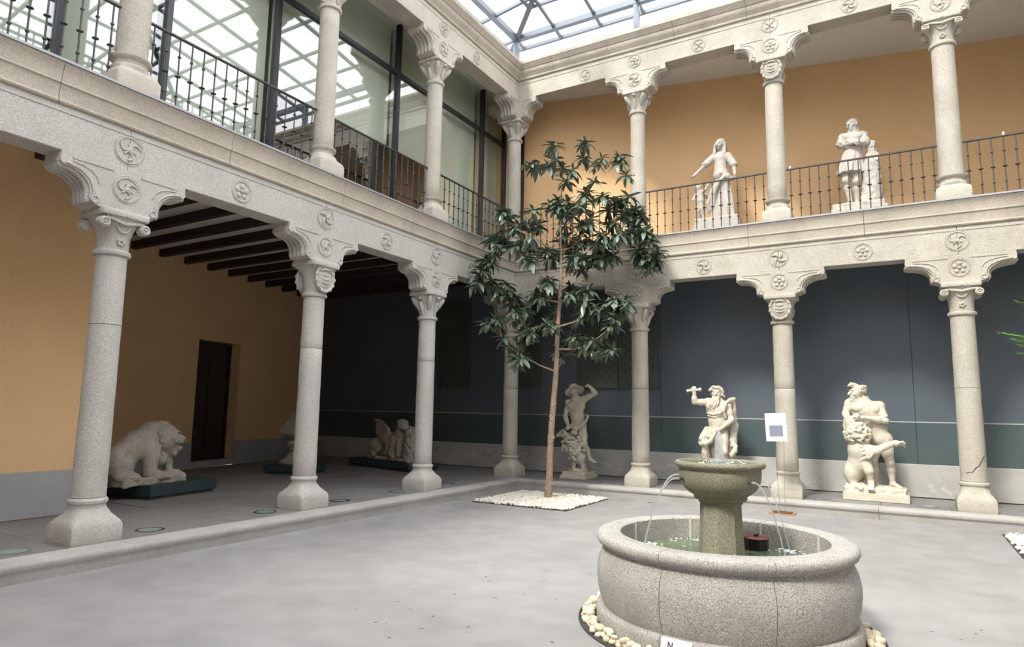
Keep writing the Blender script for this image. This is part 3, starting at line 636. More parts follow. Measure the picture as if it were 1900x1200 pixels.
for side, us, rr in (('left', [0]+LU, .15), ('back', [0]+RU, .15)):
    nm = {('left',0):'iron railing of the glazed gallery closest to the corner',('left',1):'iron railing before the dark doorway in the left upper gallery',('left',2):'iron railing before the large reflecting pane at upper left',('left',3):'iron railing at the top left edge of the photo',
          ('back',0):'iron railing behind the treetop at the corner',('back',1):'iron railing in front of the veiled woman statue',('back',2):'iron railing in front of the statue with crossed arms',('back',3):'iron railing at the right edge of the upper gallery'}
    for i in range(4):
        nx = us[i+1] if i < 3 else us[3]+2.56
        railing(side, us[i]+rr, nx-rr, nm[side, i])
for x, lab in ((1.62,'left of the first upper column'),(RU[1]+.22,'beside the shield column'),(8.62,'at far right')):
    b_ = MB().lathe([(.016,0),(.018,.014),(.012,.026),(.02,.034),(.0165,.042)], 10).build('railing_cap', 'paper', None, 50, (x, 0, LEDGE+.95)); tag(b_, 'small white sensor standing on the upper railing '+lab, 'sensor')

# ------------------------------------------------------------------ upper floor, walls, ceilings, roofs
fu = MB().prism([(-5,3.4),(XE,3.4),(XE,-.1),(-.1,-.1),(-.1,-YE),(-5,-YE)][::-1], 4.73, 4.80, 'z').build('floor_upper', 'gallery_tile', None, 0); struct(fu, 'floor of the upper galleries', 'floor')
wu, _, _ = slanted_wall((-1.0, ow(-1.0)), (XE+.2, ow(XE+.2)), 4.75, 8.7, 'wall_back_upper', 'orange_plaster'); struct(wu, 'orange plaster wall of the upper back gallery', 'wall')
cu = MB().prism([(-1.2,3.6),(XE,3.6),(XE,-.1),(-1.2,-.1)][::-1], 8.65, 8.72, 'z').build('ceiling_upper_back', 'white_plaster', None, 0); struct(cu, 'white plaster ceiling of the upper back gallery', 'ceiling')
MB().box(-.27,.73,LEDGE,-.19,.77,8.65).build('steel_post', 'mullion', None, 0); tag(bpy.data.objects['steel_post'], 'dark steel post against the orange wall by the corner column', 'post')
# glazed left gallery
GX = -.7; gy = [-13.0, -11.2, -8.72, -7.52, -5.87, -3.15, -.27, ow(GX)-.03]
wg = struct(thing('window_1', (GX,0,0), 'tall glazed wall of the left upper gallery with dark mullions', 'window'), 'tall glazed wall of the left upper gallery with dark mullions', 'window')
for y in gy: MB().box(-.05,y-.035,LEDGE-.03,.05,y+.035,8.69,bev=.006).build('mullion', 'mullion', wg, 0)
for k in range(len(gy)-1):
    a, b_ = gy[k]+.035, gy[k+1]-.035
    MB().box(-.04,a,7.65,.04,b_,7.73,bev=.006).build('transom', 'mullion', wg, 0)
    for z0, z1 in ((LEDGE-.02,7.65),(7.73,8.69)): MB().box(-.006,a,z0,.006,b_,z1).build('pane', 'wall_glass', wg, 0)
    bot = 6.28 if k == 4 else 4.84
    if k == 5:
        MB().box(-.19,a,6.28,-.18,-1.55,8.66).build('roller_blind', 'blind_sage', wg, 0); MB().box(-.19,-1.53,4.84,-.18,b_,8.66).build('roller_blind', 'blind_sage', wg, 0)
    else: MB().box(-.19,a,bot,-.18,b_,8.66).build('roller_blind', 'blind_sage', wg, 0)
ri = MB().box(-4.9,-YE,4.8,-4.7,1.2,8.7).box(-4.9,.9,4.8,GX-.06,1.2,8.7).build('wall_left_upper', 'room_dark', None, 0); struct(ri, 'dark inner wall of the room behind the glazing', 'wall')
cu2 = MB().box(-4.9,-YE,8.66,-.1,1.3,8.72).build('ceiling_upper_left', 'white_plaster', None, 0); struct(cu2, 'ceiling of the glazed left upper room', 'ceiling')
d2 = struct(thing('door_2', (-1.4,-2.35,4.8), 'red-brown wooden door seen low behind the glazing', 'door'), 'red-brown wooden door seen low behind the glazing', 'door')
MB().box(-.03,-.55,0,.03,.55,2.1).build('door_leaf', 'red_wood', d2, 0)
for z0, z1 in ((.15,.9),(1.0,1.95)): MB().box(.03,-.42,z0,.045,.42,z1,bev=.006).build('door_panel', 'red_wood', d2)
oc = thing('display_case', (-2.0,-4.6,4.8), 'dark wooden display case behind the upper left glazing', 'cabinet'); MB().box(-.3,-.5,0,.3,.5,.85).build('cabinet_body', 'red_wood', oc, 0); MB().box(-.34,-.55,.85,.34,.55,.92,bev=.01).build('cabinet_top', 'door_wood', oc); 
for y in (-.25,.25): MB().box(.30,y-.21,.08,.315,y+.21,.78,bev=.005).build('cabinet_door', 'red_wood', oc)
wo = MB().box(-2.6,-5.95,4.8,-2.5,-5.3,6.6).build('wall_partition', 'orange_plaster', None, 0); struct(wo, 'narrow orange partition glimpsed behind the upper left glazing', 'wall')
# unseen roofs over the galleries and plain side walls, added to enclose the light
rf = MB().box(-5,.12,9.02,XE+.4,3.8,9.1).box(-5,-YE,9.02,-.12,.12,9.1).box(-5,-YE-.3,8.75,-.2,1.3,9.02).build('roof_galleries', 'zinc', None, 0); struct(rf, 'flat unseen roof added over the galleries to block sky light', 'roof')  # out-of-view slabs that keep the sky from lighting the wings
wr = MB().box(XE,-YE,-.1,XE+.3,3.5,9.04).build('wall_right', 'court_side', None, 0); struct(wr, 'plain unseen wall added at the right of the courtyard to enclose the light', 'wall')  # added out of view to shut out sky light from the side
wf = MB().box(-5,-YE-.3,-.1,XE+.3,-YE,9.04).build('wall_front', 'court_side', None, 0); struct(wf, 'plain unseen wall added behind the viewer to enclose the courtyard light', 'wall')  # added out of view; set back so the sun reaches more floor
wx = MB().box(-7.6,1.43,4.7,-.9,1.7,9.02).build('wall_back_left', 'white_plaster', None, 0); struct(wx, 'outer wall behind the corner room', 'wall')

# ------------------------------------------------------------------ glass roof
sk = thing('glass_roof', (0,0,TOP), 'blue-grey steel and glass roof over the courtyard', 'roof')
OV, TAN, ZE = .38, .16, 9.83-TOP      # overhang beyond the eave beam, slope, height of the outer edge above the cornice
X0, X1, Y0, Y1 = -OV, XE+OV, -YE-OV, OV
zr = lambda d: ZE+TAN*d
HW = (X1-X0)/2
slopes = [((X0,Y1),(1,0),(0,-1),X1-X0), ((X0,Y0),(0,1),(1,0),Y1-Y0), ((X1,Y1),(0,-1),(-1,0),Y1-Y0), ((X1,Y0),(-1,0),(0,1),X1-X0)]
dp = [0, OV, 1.1, 1.9, 2.75, 3.6, 4.5, HW]
def P3(o, e, n, s, d, dz=0): return (o[0]+e[0]*s+n[0]*d, o[1]+e[1]*s+n[1]*d, zr(d)+dz)
def clip(poly, f):
    out = []
    for i in range(len(poly)):
        a, b_ = poly[i], poly[(i+1) % len(poly)]; fa, fb = f(a), f(b_)
        if fa >= 0: out.append(a)
        if (fa > 0) != (fb > 0) and abs(fa-fb) > 1e-9: t = fa/(fa-fb); out.append((a[0]+(b_[0]-a[0])*t, a[1]+(b_[1]-a[1])*t))
    return out
for o, e, n, L in slopes:
    ns = max(2, round((L-2*OV)/.95)); ss = [0]+[OV+(L-2*OV)*i/ns for i in range(ns+1)]+[L]
    for s in ss[1:-1]:
        dm = min(s, L-s, HW)
        if dm < .3: continue
        MB().tube([P3(o,e,n,s,0,-.05), P3(o,e,n,s,dm,-.05)], .045, 4).build('rafter', 'steel_blue', sk, 0)
    for d in dp[:-1]:
        if d == 0: MB().tube([P3(o,e,n,d,d,-.03), P3(o,e,n,L-d,d,-.03)], .05, 4).build('gutter_edge', 'steel_blue', sk, 0)
        elif d == OV: MB().tube([P3(o,e,n,d,d,-.06), P3(o,e,n,L-d,d,-.06)], .085, 4).build('eave_beam', 'steel_blue', sk, 0)
        else: MB().tube([P3(o,e,n,d,d,-.05), P3(o,e,n,L-d,d,-.05)], .04, 4).build('purlin', 'steel_blue', sk, 0)
    for i in range(len(ss)-1):
        for j in range(len(dp)-1):
            q = [(ss[i]+.01,dp[j]+.01),(ss[i+1]-.01,dp[j]+.01),(ss[i+1]-.01,dp[j+1]-.01),(ss[i]+.01,dp[j+1]-.01)]
            q = clip(clip(q, lambda p: p[0]-p[1]), lambda p: L-p[0]-p[1])
            if len(q) < 3: continue
            MB().loft([[P3(o,e,n,s,d,.0) for s, d in q], [P3(o,e,n,s,d,.012) for s, d in q]]).build('roof_pane', 'roof_glass', sk, 0)
for (x, y, sx, sy) in ((X0,Y1,1,-1),(X1,Y1,-1,-1),(X0,Y0,1,1),(X1,Y0,-1,1)):
    MB().tube([(x,y,zr(0)-.06),(x+sx*HW,y+sy*HW,zr(HW)-.06)], .075, 4).build('hip_rafter', 'steel_blue', sk, 0)
MB().tube([(X0+HW,Y0+HW,zr(HW)),(X0+HW,Y1-HW,zr(HW))], .08, 4).build('ridge_beam', 'steel_blue', sk, 0)
hp = ZE+TAN*OV-.1
for u in [0]+RU+[XE]: MB().box(u-.055,-.055,0,u+.055,.055,hp).build('roof_post', 'steel_blue', sk, 0)
for u in LU+[11.0]: MB().box(-.055,-u-.055,0,.055,-u+.055,hp).build('roof_post', 'steel_blue', sk, 0)

# ------------------------------------------------------------------ fountain
FC = (5.861, -6.826)
fo = thing('fountain', (FC[0], FC[1], 0), 'round granite fountain with a raised bowl on a pedestal and a wide basin', 'fountain')
def arc(p): return p
prof_body = [(.735,.12),(.862,.12),(.885,.17),(.902,.24),(.912,.32),(.911,.38),(.900,.44),(.880,.49),(.862,.525),(.860,.54),(.880,.552),(.902,.565),(.914,.588),(.912,.612),(.898,.630),(.875,.637),(.745,.637),(.735,.628)]
prof_base = [(.70,.0),(.915,.0),(.917,.10),(.908,.122),(.895,.128),(.70,.128)]
for k in range(8):
    a0, a1 = math.radians(33+45*k), math.radians(33+45*(k+1))
    MB().lathe_seg(prof_body, a0+.0022, a1-.0022, 12).build('basin_stone', 'granite', fo, 45)
    MB().lathe_seg(prof_base, a0+.0022, a1-.0022, 12).build('base_stone', 'granite', fo, 45)
    MB().lathe_seg([(.728,.3),(.7365,.3),(.7365,.622),(.728,.622)], a0-.012, a0+.012, 2).build('joint_strip', 'mortar', fo, 0)
MB().lathe([(.0,.28),(.74,.28),(.74,.30),(0,.30)], 40).build('basin_bottom', 'granite_moss', fo, 0)
mb = MB(); NR = 26; NA = 64
rings = []
for i in range(NR+1):
    r = .735*i/NR+.001; rings.append([(r*math.cos(2*PI*j/NA), r*math.sin(2*PI*j/NA), .47+.0035*math.sin(9*r*math.cos(2*PI*j/NA)*3+i*.7)*math.sin(8*r*math.sin(2*PI*j/NA)*3)) for j in range(NA)])
mb.loft(rings, cap=False); mb.build('basin_water', 'water_green', fo, 80)
MB().lathe([(.172,.30),(.168,.46),(.158,.62),(.150,.78),(.148,.855),(.158,.862),(.158,.875),(.186,.885),(.192,.90),(.192,.915),(.17,.93)], 8, a0=PI/8+.5).build('pedestal', 'granite_moss', fo, 20)
MB().lathe([(.150,.905),(.185,.912),(.225,.935),(.258,.965),(.282,1.005),(.293,1.05),(.296,1.09),(.294,1.112),(.300,1.118),(.318,1.126),(.326,1.14),(.325,1.156),(.315,1.166),(.300,1.166),(.290,1.155),(.285,1.12),(.2,1.05),(.05,1.03)], 48).build('bowl', 'granite_moss', fo, 45)
mb = MB(); rings = []
for i in range(13):
    r = .289*i/12+.001; rings.append([(r*math.cos(2*PI*j/40), r*math.sin(2*PI*j/40), 1.152+.004*math.sin(40*r-j*.3)*(1-i/14)) for j in range(40)])
mb.loft(rings, cap=False); mb.build('bowl_water', 'water_green', fo, 80)
# central jet: a bubbling column with splash
S = SDF()
S.C((0,0,1.14),(0,0,1.33),.034,.026,.02,(.006,90)); S.C((.0,0,1.32),(.002,0,1.375),.024,.012,.02,(.005,120)); S.E((0,0,1.152),(.085,.085,.016),None,.03,(.006,80))
S.build('water_column', 'water_jet', fo, .006)
spl = MB()
for i in range(26): a = random.uniform(0,2*PI); q = random.uniform(.05,.2); spl.ball((q*math.cos(a), q*math.sin(a), 1.157+random.uniform(0,.008)), (random.uniform(.004,.014),random.uniform(.004,.012),.004), 6, 4)
tag(spl.build('splash', 'foam', fo, 60), kind='stuff')
rv = np.array([_r.x, _r.y]); fv = np.array([-rv[1], rv[0]])
for a_, reach in ((190,.40),(294,.40),(20,.40),(140,.40)):
    a = math.radians(a_); d = rv*math.cos(a)+fv*math.sin(a); R0 = .272
    MB().tube([(d[0]*R0,d[1]*R0,1.035),(d[0]*(R0+.05),d[1]*(R0+.05),1.040)], .010, 8).build('spout', 'bed_dark', fo, 60)
    pts = []
    for i in range(15):
        t = i/14; q = R0+.05+reach*t*.78; pts.append((d[0]*q, d[1]*q, 1.04+.10*t-.67*t*t))
    MB().tube(pts, [.0065-.003*i/14 for i in range(15)], 6).build('water_jet', 'water_jet', fo, 80)
    sp = MB(); ex, ey = pts[-1][0], pts[-1][1]
    for i in range(34):
        rr, aa = abs(random.gauss(0,.055)), random.uniform(0,2*PI); x, y = ex+rr*math.cos(aa), ey+rr*math.sin(aa)
        if math.hypot(x,y) < .72 and math.hypot(x,y) > .2: sp.ball((x,y,.474), (random.uniform(.006,.026),random.uniform(.004,.012),.0045), 6, 4, (0,0,random.uniform(0,3)))
    if sp.v: tag(sp.build('foam_patch', 'foam', fo, 60), kind='stuff')
fp = MB(); rr_ = random.Random(9)
for cx_, cy_, n_ in ((-.50,.50,14),(-.36,.56,18),(-.56,.20,8),(.36,.60,10),(.50,.50,20),(.58,.36,12),(.30,.45,6),(0,0,0)):
    for i in range(n_):
        x, y = cx_+rr_.gauss(0,.07), cy_+rr_.gauss(0,.045); q = math.hypot(x,y)
        if .22 < q < .715: fp.ball((x,y,.4735), (rr_.uniform(.004,.022),rr_.uniform(.002,.006),.0025), 6, 4, (0,0,rr_.gauss(.3,.5)))
tag(fp.build('foam_patch', 'foam', fo, 60), kind='stuff')
pu = thing('floating_pump', (6.02,-6.36,.47), 'small octagonal red-topped dark pump floating in the basin', 'pump')
MB().lathe([(.085,-.02),(.095,.0),(.095,.075),(.09,.08)], 8, a0=PI/8).build('pump_body', 'black_plastic', pu, 20); MB().lathe([(.098,.08),(.100,.088),(.085,.096),(.03,.098)], 8, a0=PI/8).build('pump_lid', 'red_plastic', pu, 20); MB().lathe([(.018,.098),(.018,.112),(.01,.116)], 10).build('nozzle', 'black_plastic', pu)
# pebble ring in its steel-edged bed
bd = thing('pebble_bed', (FC[0],FC[1],0), 'thin dark steel edging of the pebble ring round the fountain', 'edging'); MB().lathe_seg([(1.042,.0),(1.05,.0),(1.05,.012),(1.042,.012)], 0, 2*PI, 72).build('steel_edge', 'iron', bd, 0); MB().lathe_seg([(.90,.0),(1.042,.0),(1.042,.004),(.90,.004)], 0, 2*PI, 72).build('bed_base', 'bed_dark', bd, 0)
def pebble_mesh(k, mat):
    rnd = random.Random(k); b = MB(); n, m_ = 8, 6; ph = [rnd.uniform(0,6) for _ in range(6)]; rings = []
    for i in range(1, m_):
        p_ = PI*i/m_; rings.append([(math.sin(p_)*math.cos(2*PI*j/n)*(1+.18*math.sin(2*2*PI*j/n+ph[0])+.1*math.sin(3*2*PI*j/n+ph[1]+i)), math.sin(p_)*math.sin(2*PI*j/n)*(1+.15*math.cos(2*2*PI*j/n+ph[2]+i)), -math.cos(p_)*(1+.12*math.sin(2*PI*j/n+ph[3]))) for j in range(n)])
    return b.loft(rings).mesh('pebble', mat, 80)
PM = [pebble_mesh(k, 'pebble_cream') for k in range(8)]
cnt = 0; placed = []
for it in range(6000):
    if cnt >= 270: break
    a = random.uniform(0,2*PI); r = random.uniform(.948,1.010); x, y = r*math.cos(a), r*math.sin(a); s = random.uniform(.022,.038); lay = 0 if cnt < 190 else .03
    if any((x-p)**2+(y-q)**2 < ((s+t)*.70)**2 and l == lay for p,q,t,l in placed): continue
    placed.append((x,y,s,lay)); cnt += 1
    o = link('pebble', PM[cnt % 8], None, (FC[0]+x, FC[1]+y, .004+s*.55+lay), (random.uniform(-.4,.4),random.uniform(-.4,.4),random.uniform(0,6.3)), (s*1.15,s,s*.72))
    tag(o, 'rounded cream pebble in the ring at the foot of the granite fountain', 'pebble', 'pebbles round the fountain')
# small white card leaning on the base of the basin
cdn = thing('notice_card', (5.785,-7.775,.004), 'small white printed card leaning on the fountain base', 'card'); cdn.rotation_euler = (math.radians(-18),0,math.radians(-6))
MB().box(-.10,-.003,0,.10,.003,.135).build('card_sheet', 'paper', cdn, 0)
MB().tube([(-.052,-.004,.075),(-.052,-.004,.112)],.004,4).tube([(-.026,-.004,.075),(-.026,-.004,.112)],.004,4).tube([(-.052,-.004,.112),(-.026,-.004,.075)],.004,4).build('lettering', 'ink', cdn, 0)

# ------------------------------------------------------------------ notice board on rods
nb = thing('notice_stand', (5.40,-.84,0), 'white notice board on thin rods in front of the shield-capital column', 'sign')
MB().box(-.19,-.13,0,.19,.13,.012,bev=.003).build('stand_base', 'terracotta', nb); MB().box(-.14,-.09,.012,.14,.09,.028,bev=.003).build('stand_block', 'red_wood', nb)
for s, x1 in ((-.03,-.08),(.04,.06)): MB().tube([(s,0,.028),(x1,0,1.2)], .004, 6).build('rod', 'chrome', nb)
bo = MB().box(-.155,-.018,1.10,.155,-.008,1.535).build('board', 'paper', nb, 0); bo.rotation_euler = (0,math.radians(-2),0)
MB().box(-.10,-.021,1.175,.10,-.0185,1.345).build('printed_picture', 'print_grey', bo, 0)
mb = MB(); mb.box(-.10,-.020,1.455,.10,-.0185,1.462); mb.box(-.10,-.020,1.475,.10,-.0185,1.480)
for i in range(3): mb.box(-.03,-.020,1.385+.016*i,.03,-.0185,1.391+.016*i)
mb.build('printed_lines', 'print_line', bo, 0)

# ------------------------------------------------------------------ recessed floor lights
def uplight():
    return (MB().lathe_seg([(.115,0),(.148,0),(.148,.004),(.142,.007),(.115,.006)], 0, 2*PI, 28).mesh('steel_ring','chrome',40), MB().lathe([(.116,.0),(.116,.004),(.0,.0055)], 24).mesh('glass_lens','lens_green',40))
ur, ul = uplight()
for (x, y), lab in zip([(-.01,-8.89),(-.04,-7.59),(-.06,-6.06),(-.06,-4.75),(-.09,-3.43),(-.15,-1.98),(5.87,.09),(7.36,.17)],
    ['at the lower left edge of the photo','just right of the nearest left column base','just left of the shield column base','just right of the shield column base','just left of the column before the winged sculpture','just right of the column before the winged sculpture','left of the lion-fighter statue','right of the lion-fighter statue']):
    r = thing('floor_light', (x,y,FL), 'round recessed floor light '+lab, 'floor light', 0, 'recessed floor lights'); link('steel_ring', ur, r); link('glass_lens', ul, r)
dg = thing('floor_drain', (3.33,-.93,0), 'small dark drain slot in the courtyard floor near the back kerb', 'drain'); MB().box(-.05,-.02,0,.05,.02,.004).build('drain_frame','red_wood',dg,0); MB().box(-.04,-.012,.004,.04,.012,.005).build('drain_slot','bed_dark',dg,0)
# ------------------------------------------------------------------ statues on the ground floor
def plinth(mb, x0, y0, x1, y1, z0, z1): return mb.box(x0,y0,z0,x1,y1,z1,bev=.006)
# --- lion fighter
st = thing('lion_fighter_statue', (6.64,.56,FL), 'pale stone statue of a bearded nude man wrestling a rearing lion', 'statue', 0, 'stone statues under the back arcade')
MB().box(-.46,-.36,0,.47,.30,.125,bev=.01).build('plinth_slab', 'statue_stone', st, 20)
S = SDF(); S.B((0,-.02,.155),(.42,.26,.03),.02,None,.03,(.02,25)); S.E((-.28,-.1,.20),(.16,.16,.09),None,.04,(.02,40)); S.E((.05,.0,.18),(.28,.2,.05),None,.04,(.015,40)); S.path([(-.4,-.15,.2),(-.25,-.28,.22),(-.1,-.2,.2)],.035,.03,(.01,50)); S.C((-.12,.08,.15),(-.10,.06,.75),.12,.09,.05,(.02,30)); S.build('rocky_ground', 'statue_stone', st, .011)
J = dict(head=(-0.205,-.04,1.735), neck=(-0.115,0.010,1.60), shR=(-0.315,-0.04,1.545), elR=(-0.385,-0.10,1.385), haR=(-0.345,-0.19,1.275), shL=(0.115,0.02,1.51), elL=(0.195,-0.11,1.275), haL=(-0.11,-0.25,1.325), chest=(-0.085,0.000,1.43), waist=(0.03,0.03,1.175), pelvis=(0.10,0.03,0.99), hipL=(0.165,0.02,0.93), kneeL=(0.225,-0.06,0.62), ankL=(0.245,0.04,0.27), toeL=(0.36,-0.08,0.215), hipR=(0.03,0.09,0.94), kneeR=(-0.02,0.06,0.60), ankR=(0.0,0.12,0.26), toeR=(0.03,-.02,.215))
S = SDF(); body(S, J, (-.9,-.45,.05), 1.05, 1.1, 1.14); hand(S, (-.345,-.19,1.275), (-.33,-.25,1.20), (1,0,0), 1.05, 1.1); hand(S, (-.11,-.25,1.325), (-.26,-.28,1.30), (0,-.2,1), 1.05, 1.2)
for i in range(8): S.E((.175+random.uniform(-.02,.04),-.10+random.uniform(-.04,.04),1.345+random.uniform(-.03,.04)), .03, None, .006)
S.build('figure', 'statue_stone', st, .0075)
S = SDF(); hc = va(-.205,-.04,1.735); f = vn((-.9,-.45,.05)); sd_ = vn((-.45,.9,0))
S.E(hc-f*.03+va(0,0,.065),(.10,.10,.07),None,.02); S.path([hc+f*.02+va(0,0,.12), hc+f*.08+va(0,0,.128), hc+f*.135+va(0,0,.105)], [.04,.035,.012], .02)
for i in range(44):
    a = random.uniform(0,2*PI); e = random.uniform(-.9,1); back = f*(.10*math.cos(a)); p_ = hc-f*.03+back+sd_*.10*math.sin(a)+va(0,0,.055+.055*e)
    if math.cos(a) > .3 and e < .5: continue
    S.E(p_, (.032,.030,.024), (a,e,a), .005)
for i in range(5): S.E(hc-f*(.11+.01*i)+va(0,0,.03-.025*i)+sd_*random.uniform(-.04,.04), (.036,.034,.026), (i,0,i), .006)
for i in range(26): t = random.random(); S.E(hc+f*(.02+.095*t)+sd_*random.uniform(-.05,.05)*(1.1-.5*t)+va(0,0,-.065-.075*random.random()), (.024,.024,.028), (i,i*2,0), .005)
S.build('hair_and_beard', 'statue_stone', st, .0065)
S = SDF()   # the lion
S.C((-.215,-.14,.95),(-.20,-.17,.80),.165,.165,.05); S.C((-.20,-.17,.80),(-.235,-.12,.56),.165,.15,.05); S.C((-.235,-.12,.56),(-.30,-.10,.42),.15,.145,.05)
S.E((-.335,-.14,.42),(.12,.15,.18),None,.04); S.C((-.335,-.17,.36),(-.30,-.22,.22),.075,.05,.03); S.C((-.30,-.22,.21),(-.20,-.30,.19),.05,.04,.03)
S.C((-.125,-.20,.60),(-.075,-.26,.47),.10,.072,.03); S.C((-.075,-.26,.47),(-.055,-.22,.30),.068,.042,.02); S.C((-.055,-.22,.30),(-.05,-.30,.21),.05,.045,.02)
S.C((-.14,-.22,.82),(.05,-.28,.80),.09,.072,.03); S.C((.05,-.28,.80),(.24,-.29,.90),.066,.05,.03); S.E((.32,-.29,.925),(.075,.06,.052),None,.02)
for i in range(4): S.C((.35,-.325+.025*i,.945-.012*abs(i-1)),(.42,-.33+.03*i,.955-.02*i),.020,.017,.005); S.C((.42,-.33+.03*i,.955-.02*i),(.45,-.335+.031*i,.93-.022*i),.017,.010,.004)
for i in range(3): S.C((-.09+.03*i,-.33,.22),(-.09+.035*i,-.375,.185),.022,.015,.006)
for i in range(4): S.C((-.33+.02*i,-.24,.78-.06*i),(-.17+.03*i,-.325,.86-.055*i),.022,.03,.012)
for i in range(3): S.C((-.02+.03*i,-.33,.80),(-.12+.03*i,-.335,.74-.03*i),.022,.018,.01)
S.C((-.26,-.24,1.10),(-.29,-.24,1.24),.125,.11,.04); S.C((-.29,-.26,1.25),(-.21,-.31,1.34),.08,.052,.03); S.C((-.24,-.29,1.19),(-.15,-.32,1.22),.055,.038,.02); S.E((-.19,-.33,1.27),(.05,.05,.02),None,.006,sub=True); S.E((-.37,-.22,1.31),(.03,.025,.05),None,.01); S.E((-.24,-.35,1.30),(.02,.02,.02),None,.006,sub=True)
S.C((-.36,.0,.30),(-.42,.05,.5),.03,.025,.03)
S.build('lion', 'statue_stone', st, .008)
S = SDF(); S.E((-.22,-.21,1.05),(.18,.16,.13),None,.04)
rr_ = random.Random(3)
for i in range(95):
    a = rr_.uniform(PI*.9,2.15*PI); e = rr_.uniform(-1,1); q = math.sqrt(max(.15,1-e*e*.8)); S.E((-.215+.19*q*math.cos(a), -.21+.175*q*math.sin(a), 1.05+.15*e), (.046,.032,.026), (rr_.uniform(-.5,.5),rr_.uniform(-.8,.8),a+PI/2), .003)
for i in range(22): S.E((-.36+rr_.uniform(-.04,.04),-.2+rr_.uniform(-.08,.05),1.16+rr_.uniform(-.06,.13)), (.034,.03,.026), (i,i,i), .004)
S.build('mane', 'statue_stone', st, .0065)

# --- bearded man raising a hammer
st = thing('bearded_statue', (4.06,.6,FL), 'pale stone statue of a long-bearded man raising a hammer behind the fountain bowl', 'statue', 0, 'stone statues under the back arcade')
MB().box(-.36,-.34,0,.38,.30,.125,bev=.01).build('plinth_slab', 'statue_stone', st, 20)
S = SDF(); S.B((0,-.02,.15),(.32,.25,.03),.02,None,.03,(.02,25)); S.C((.05,.14,.12),(.06,.10,.85),.20,.16,.08,(.02,22)); S.build('rocky_ground', 'statue_stone', st, .011)
J = dict(head=(0.060,-.02,1.735), neck=(0.07,0.020,1.60), shR=(-0.105,0,1.555), elR=(-0.345,-0.08,1.555), haR=(-0.335,-0.11,1.72), shL=(0.245,0,1.50), elL=(0.325,-0.06,1.235), haL=(0.155,-0.17,1.075), chest=(0.07,0,1.42), waist=(0.055,0.0,1.20), pelvis=(0.06,0,1.03), hipR=(-0.01,-0.02,0.985), kneeR=(-0.14,-0.20,0.82), ankR=(-0.16,-0.10,0.30), toeR=(-.18,-.26,.2), hipL=(0.15,-0.02,0.975), kneeL=(0.20,-0.17,0.66), ankL=(0.18,-0.05,0.28), toeL=(.22,-.2,.2))
S = SDF(); body(S, J, (.10,-1,.02), 1.0, 1.1, 1.10); hand(S, (-.335,-.11,1.72), (-.34,-.12,1.8), (1,.1,0), 1.05, 1.5); hand(S, (.155,-.17,1.075), (.04,-.21,1.02), (.3,-.2,.9), 1., .9)
S.path([(-.10,-.11,1.36),(.0,-.15,1.33),(.12,-.15,1.35),(.22,-.10,1.42)], [.018,.022,.022,.02], .01); S.path([(-.09,-.11,1.31),(.02,-.14,1.28),(.14,-.13,1.31)], [.014,.018,.014], .01)
S.build('figure', 'statue_stone', st, .0075)
S = SDF(); S.C((-.46,-.12,1.765),(-.22,-.12,1.79),.02,.022,.01); S.E((-.225,-.12,1.79),(.03,.03,.035),None,.02); S.E((-.455,-.12,1.765),(.025,.025,.03),None,.02); S.build('hammer', 'statue_stone', st, .007)
S = SDF(); hc = va(.06,-.02,1.735); S.E(hc+va(0,.025,.07),(.098,.10,.062),None,.02)
for i in range(48):
    a = random.uniform(0,2*PI)
    if math.sin(a) < -.45: z_ = random.uniform(.072,.11)
    else: z_ = random.uniform(-.05,.09)
    S.E(hc+va(.098*math.cos(a),.02+.095*math.sin(a),z_), (.028,.026,.020), (a,0,a), .005)
S.path([hc+va(-.08,-.05,.06), hc+va(-.115,-.05,.05), hc+va(-.135,-.04,.03)], [.026,.024,.014], .01); S.path([hc+va(.09,-.04,.05), hc+va(.115,-.02,.02), hc+va(.11,.0,-.05), hc+va(.14,.0,-.075)], [.026,.024,.02,.012], .01)
for e in (-1,1): S.path([hc+va(e*.008,-.108,-.042), hc+va(e*.035,-.103,-.05), hc+va(e*.06,-.085,-.075)], [.012,.014,.008], .005)
for i in range(9):
    x = (i-4)*.0135; L = .235-.016*abs(i-4); pts = [hc+va(x*.95,-.088,-.066)]
    for q in range(1,6): pts.append(hc+va(x*(1+.10*q)+.011*math.sin(q*2.0+i*1.7)-.006*q, -.098-.010*q-.006*(i % 2), -.066-L*q/5))
    S.path(pts, [.014,.0145,.0135,.0125,.011,.006], .003)
S.build('hair_and_beard', 'statue_stone', st, .006)
S = SDF()
for q in range(4): S.path([(.20+.03*q,-.10+.02*q,1.52+.015*q),(.30+.02*q,-.05+.02*q,1.60+.005*q),(.355,.03+.02*q,1.55),(.355,.06+.02*q,1.42),(.30,.08,1.30)], [.025,.034,.034,.03,.02], .012)
S.path([(.24,-.13,1.52),(.20,-.15,1.40),(.23,-.12,1.28)], [.03,.03,.02], .015)
S.path([(.33,.09,1.4),(.33,.12,1.1),(.29,.10,.85),(.26,.08,.6)], [.05,.07,.08,.09], .04, (.012,45))
for q in range(4): S.path([(-.17+.02*q,.05,1.07),(-.22+.02*q,-.04,.95),(-.235+.03*q,-.14,.87-.012*q)], .034, .012)
S.path([(-.23,-.05,.80),(-.20,-.22,.79),(-.10,-.29,.80),(-.03,-.24,.85),(.05,-.22,.98)], [.03,.035,.035,.035,.03], .015); S.path([(-.20,-.17,.88),(-.08,-.20,.94),(.04,-.20,1.02),(.10,-.18,1.07)], [.05,.05,.045,.03], .02, (.01,50))
S.path([(.30,-.05,.60),(.36,-.04,.68),(.37,-.02,.76),(.33,-.0,.80),(.28,.0,.76)], [.05,.045,.04,.035,.03], .02); S.E((-.26,-.06,.81),.035,None,.02)
S.build('drapery', 'statue_stone', st, .009)

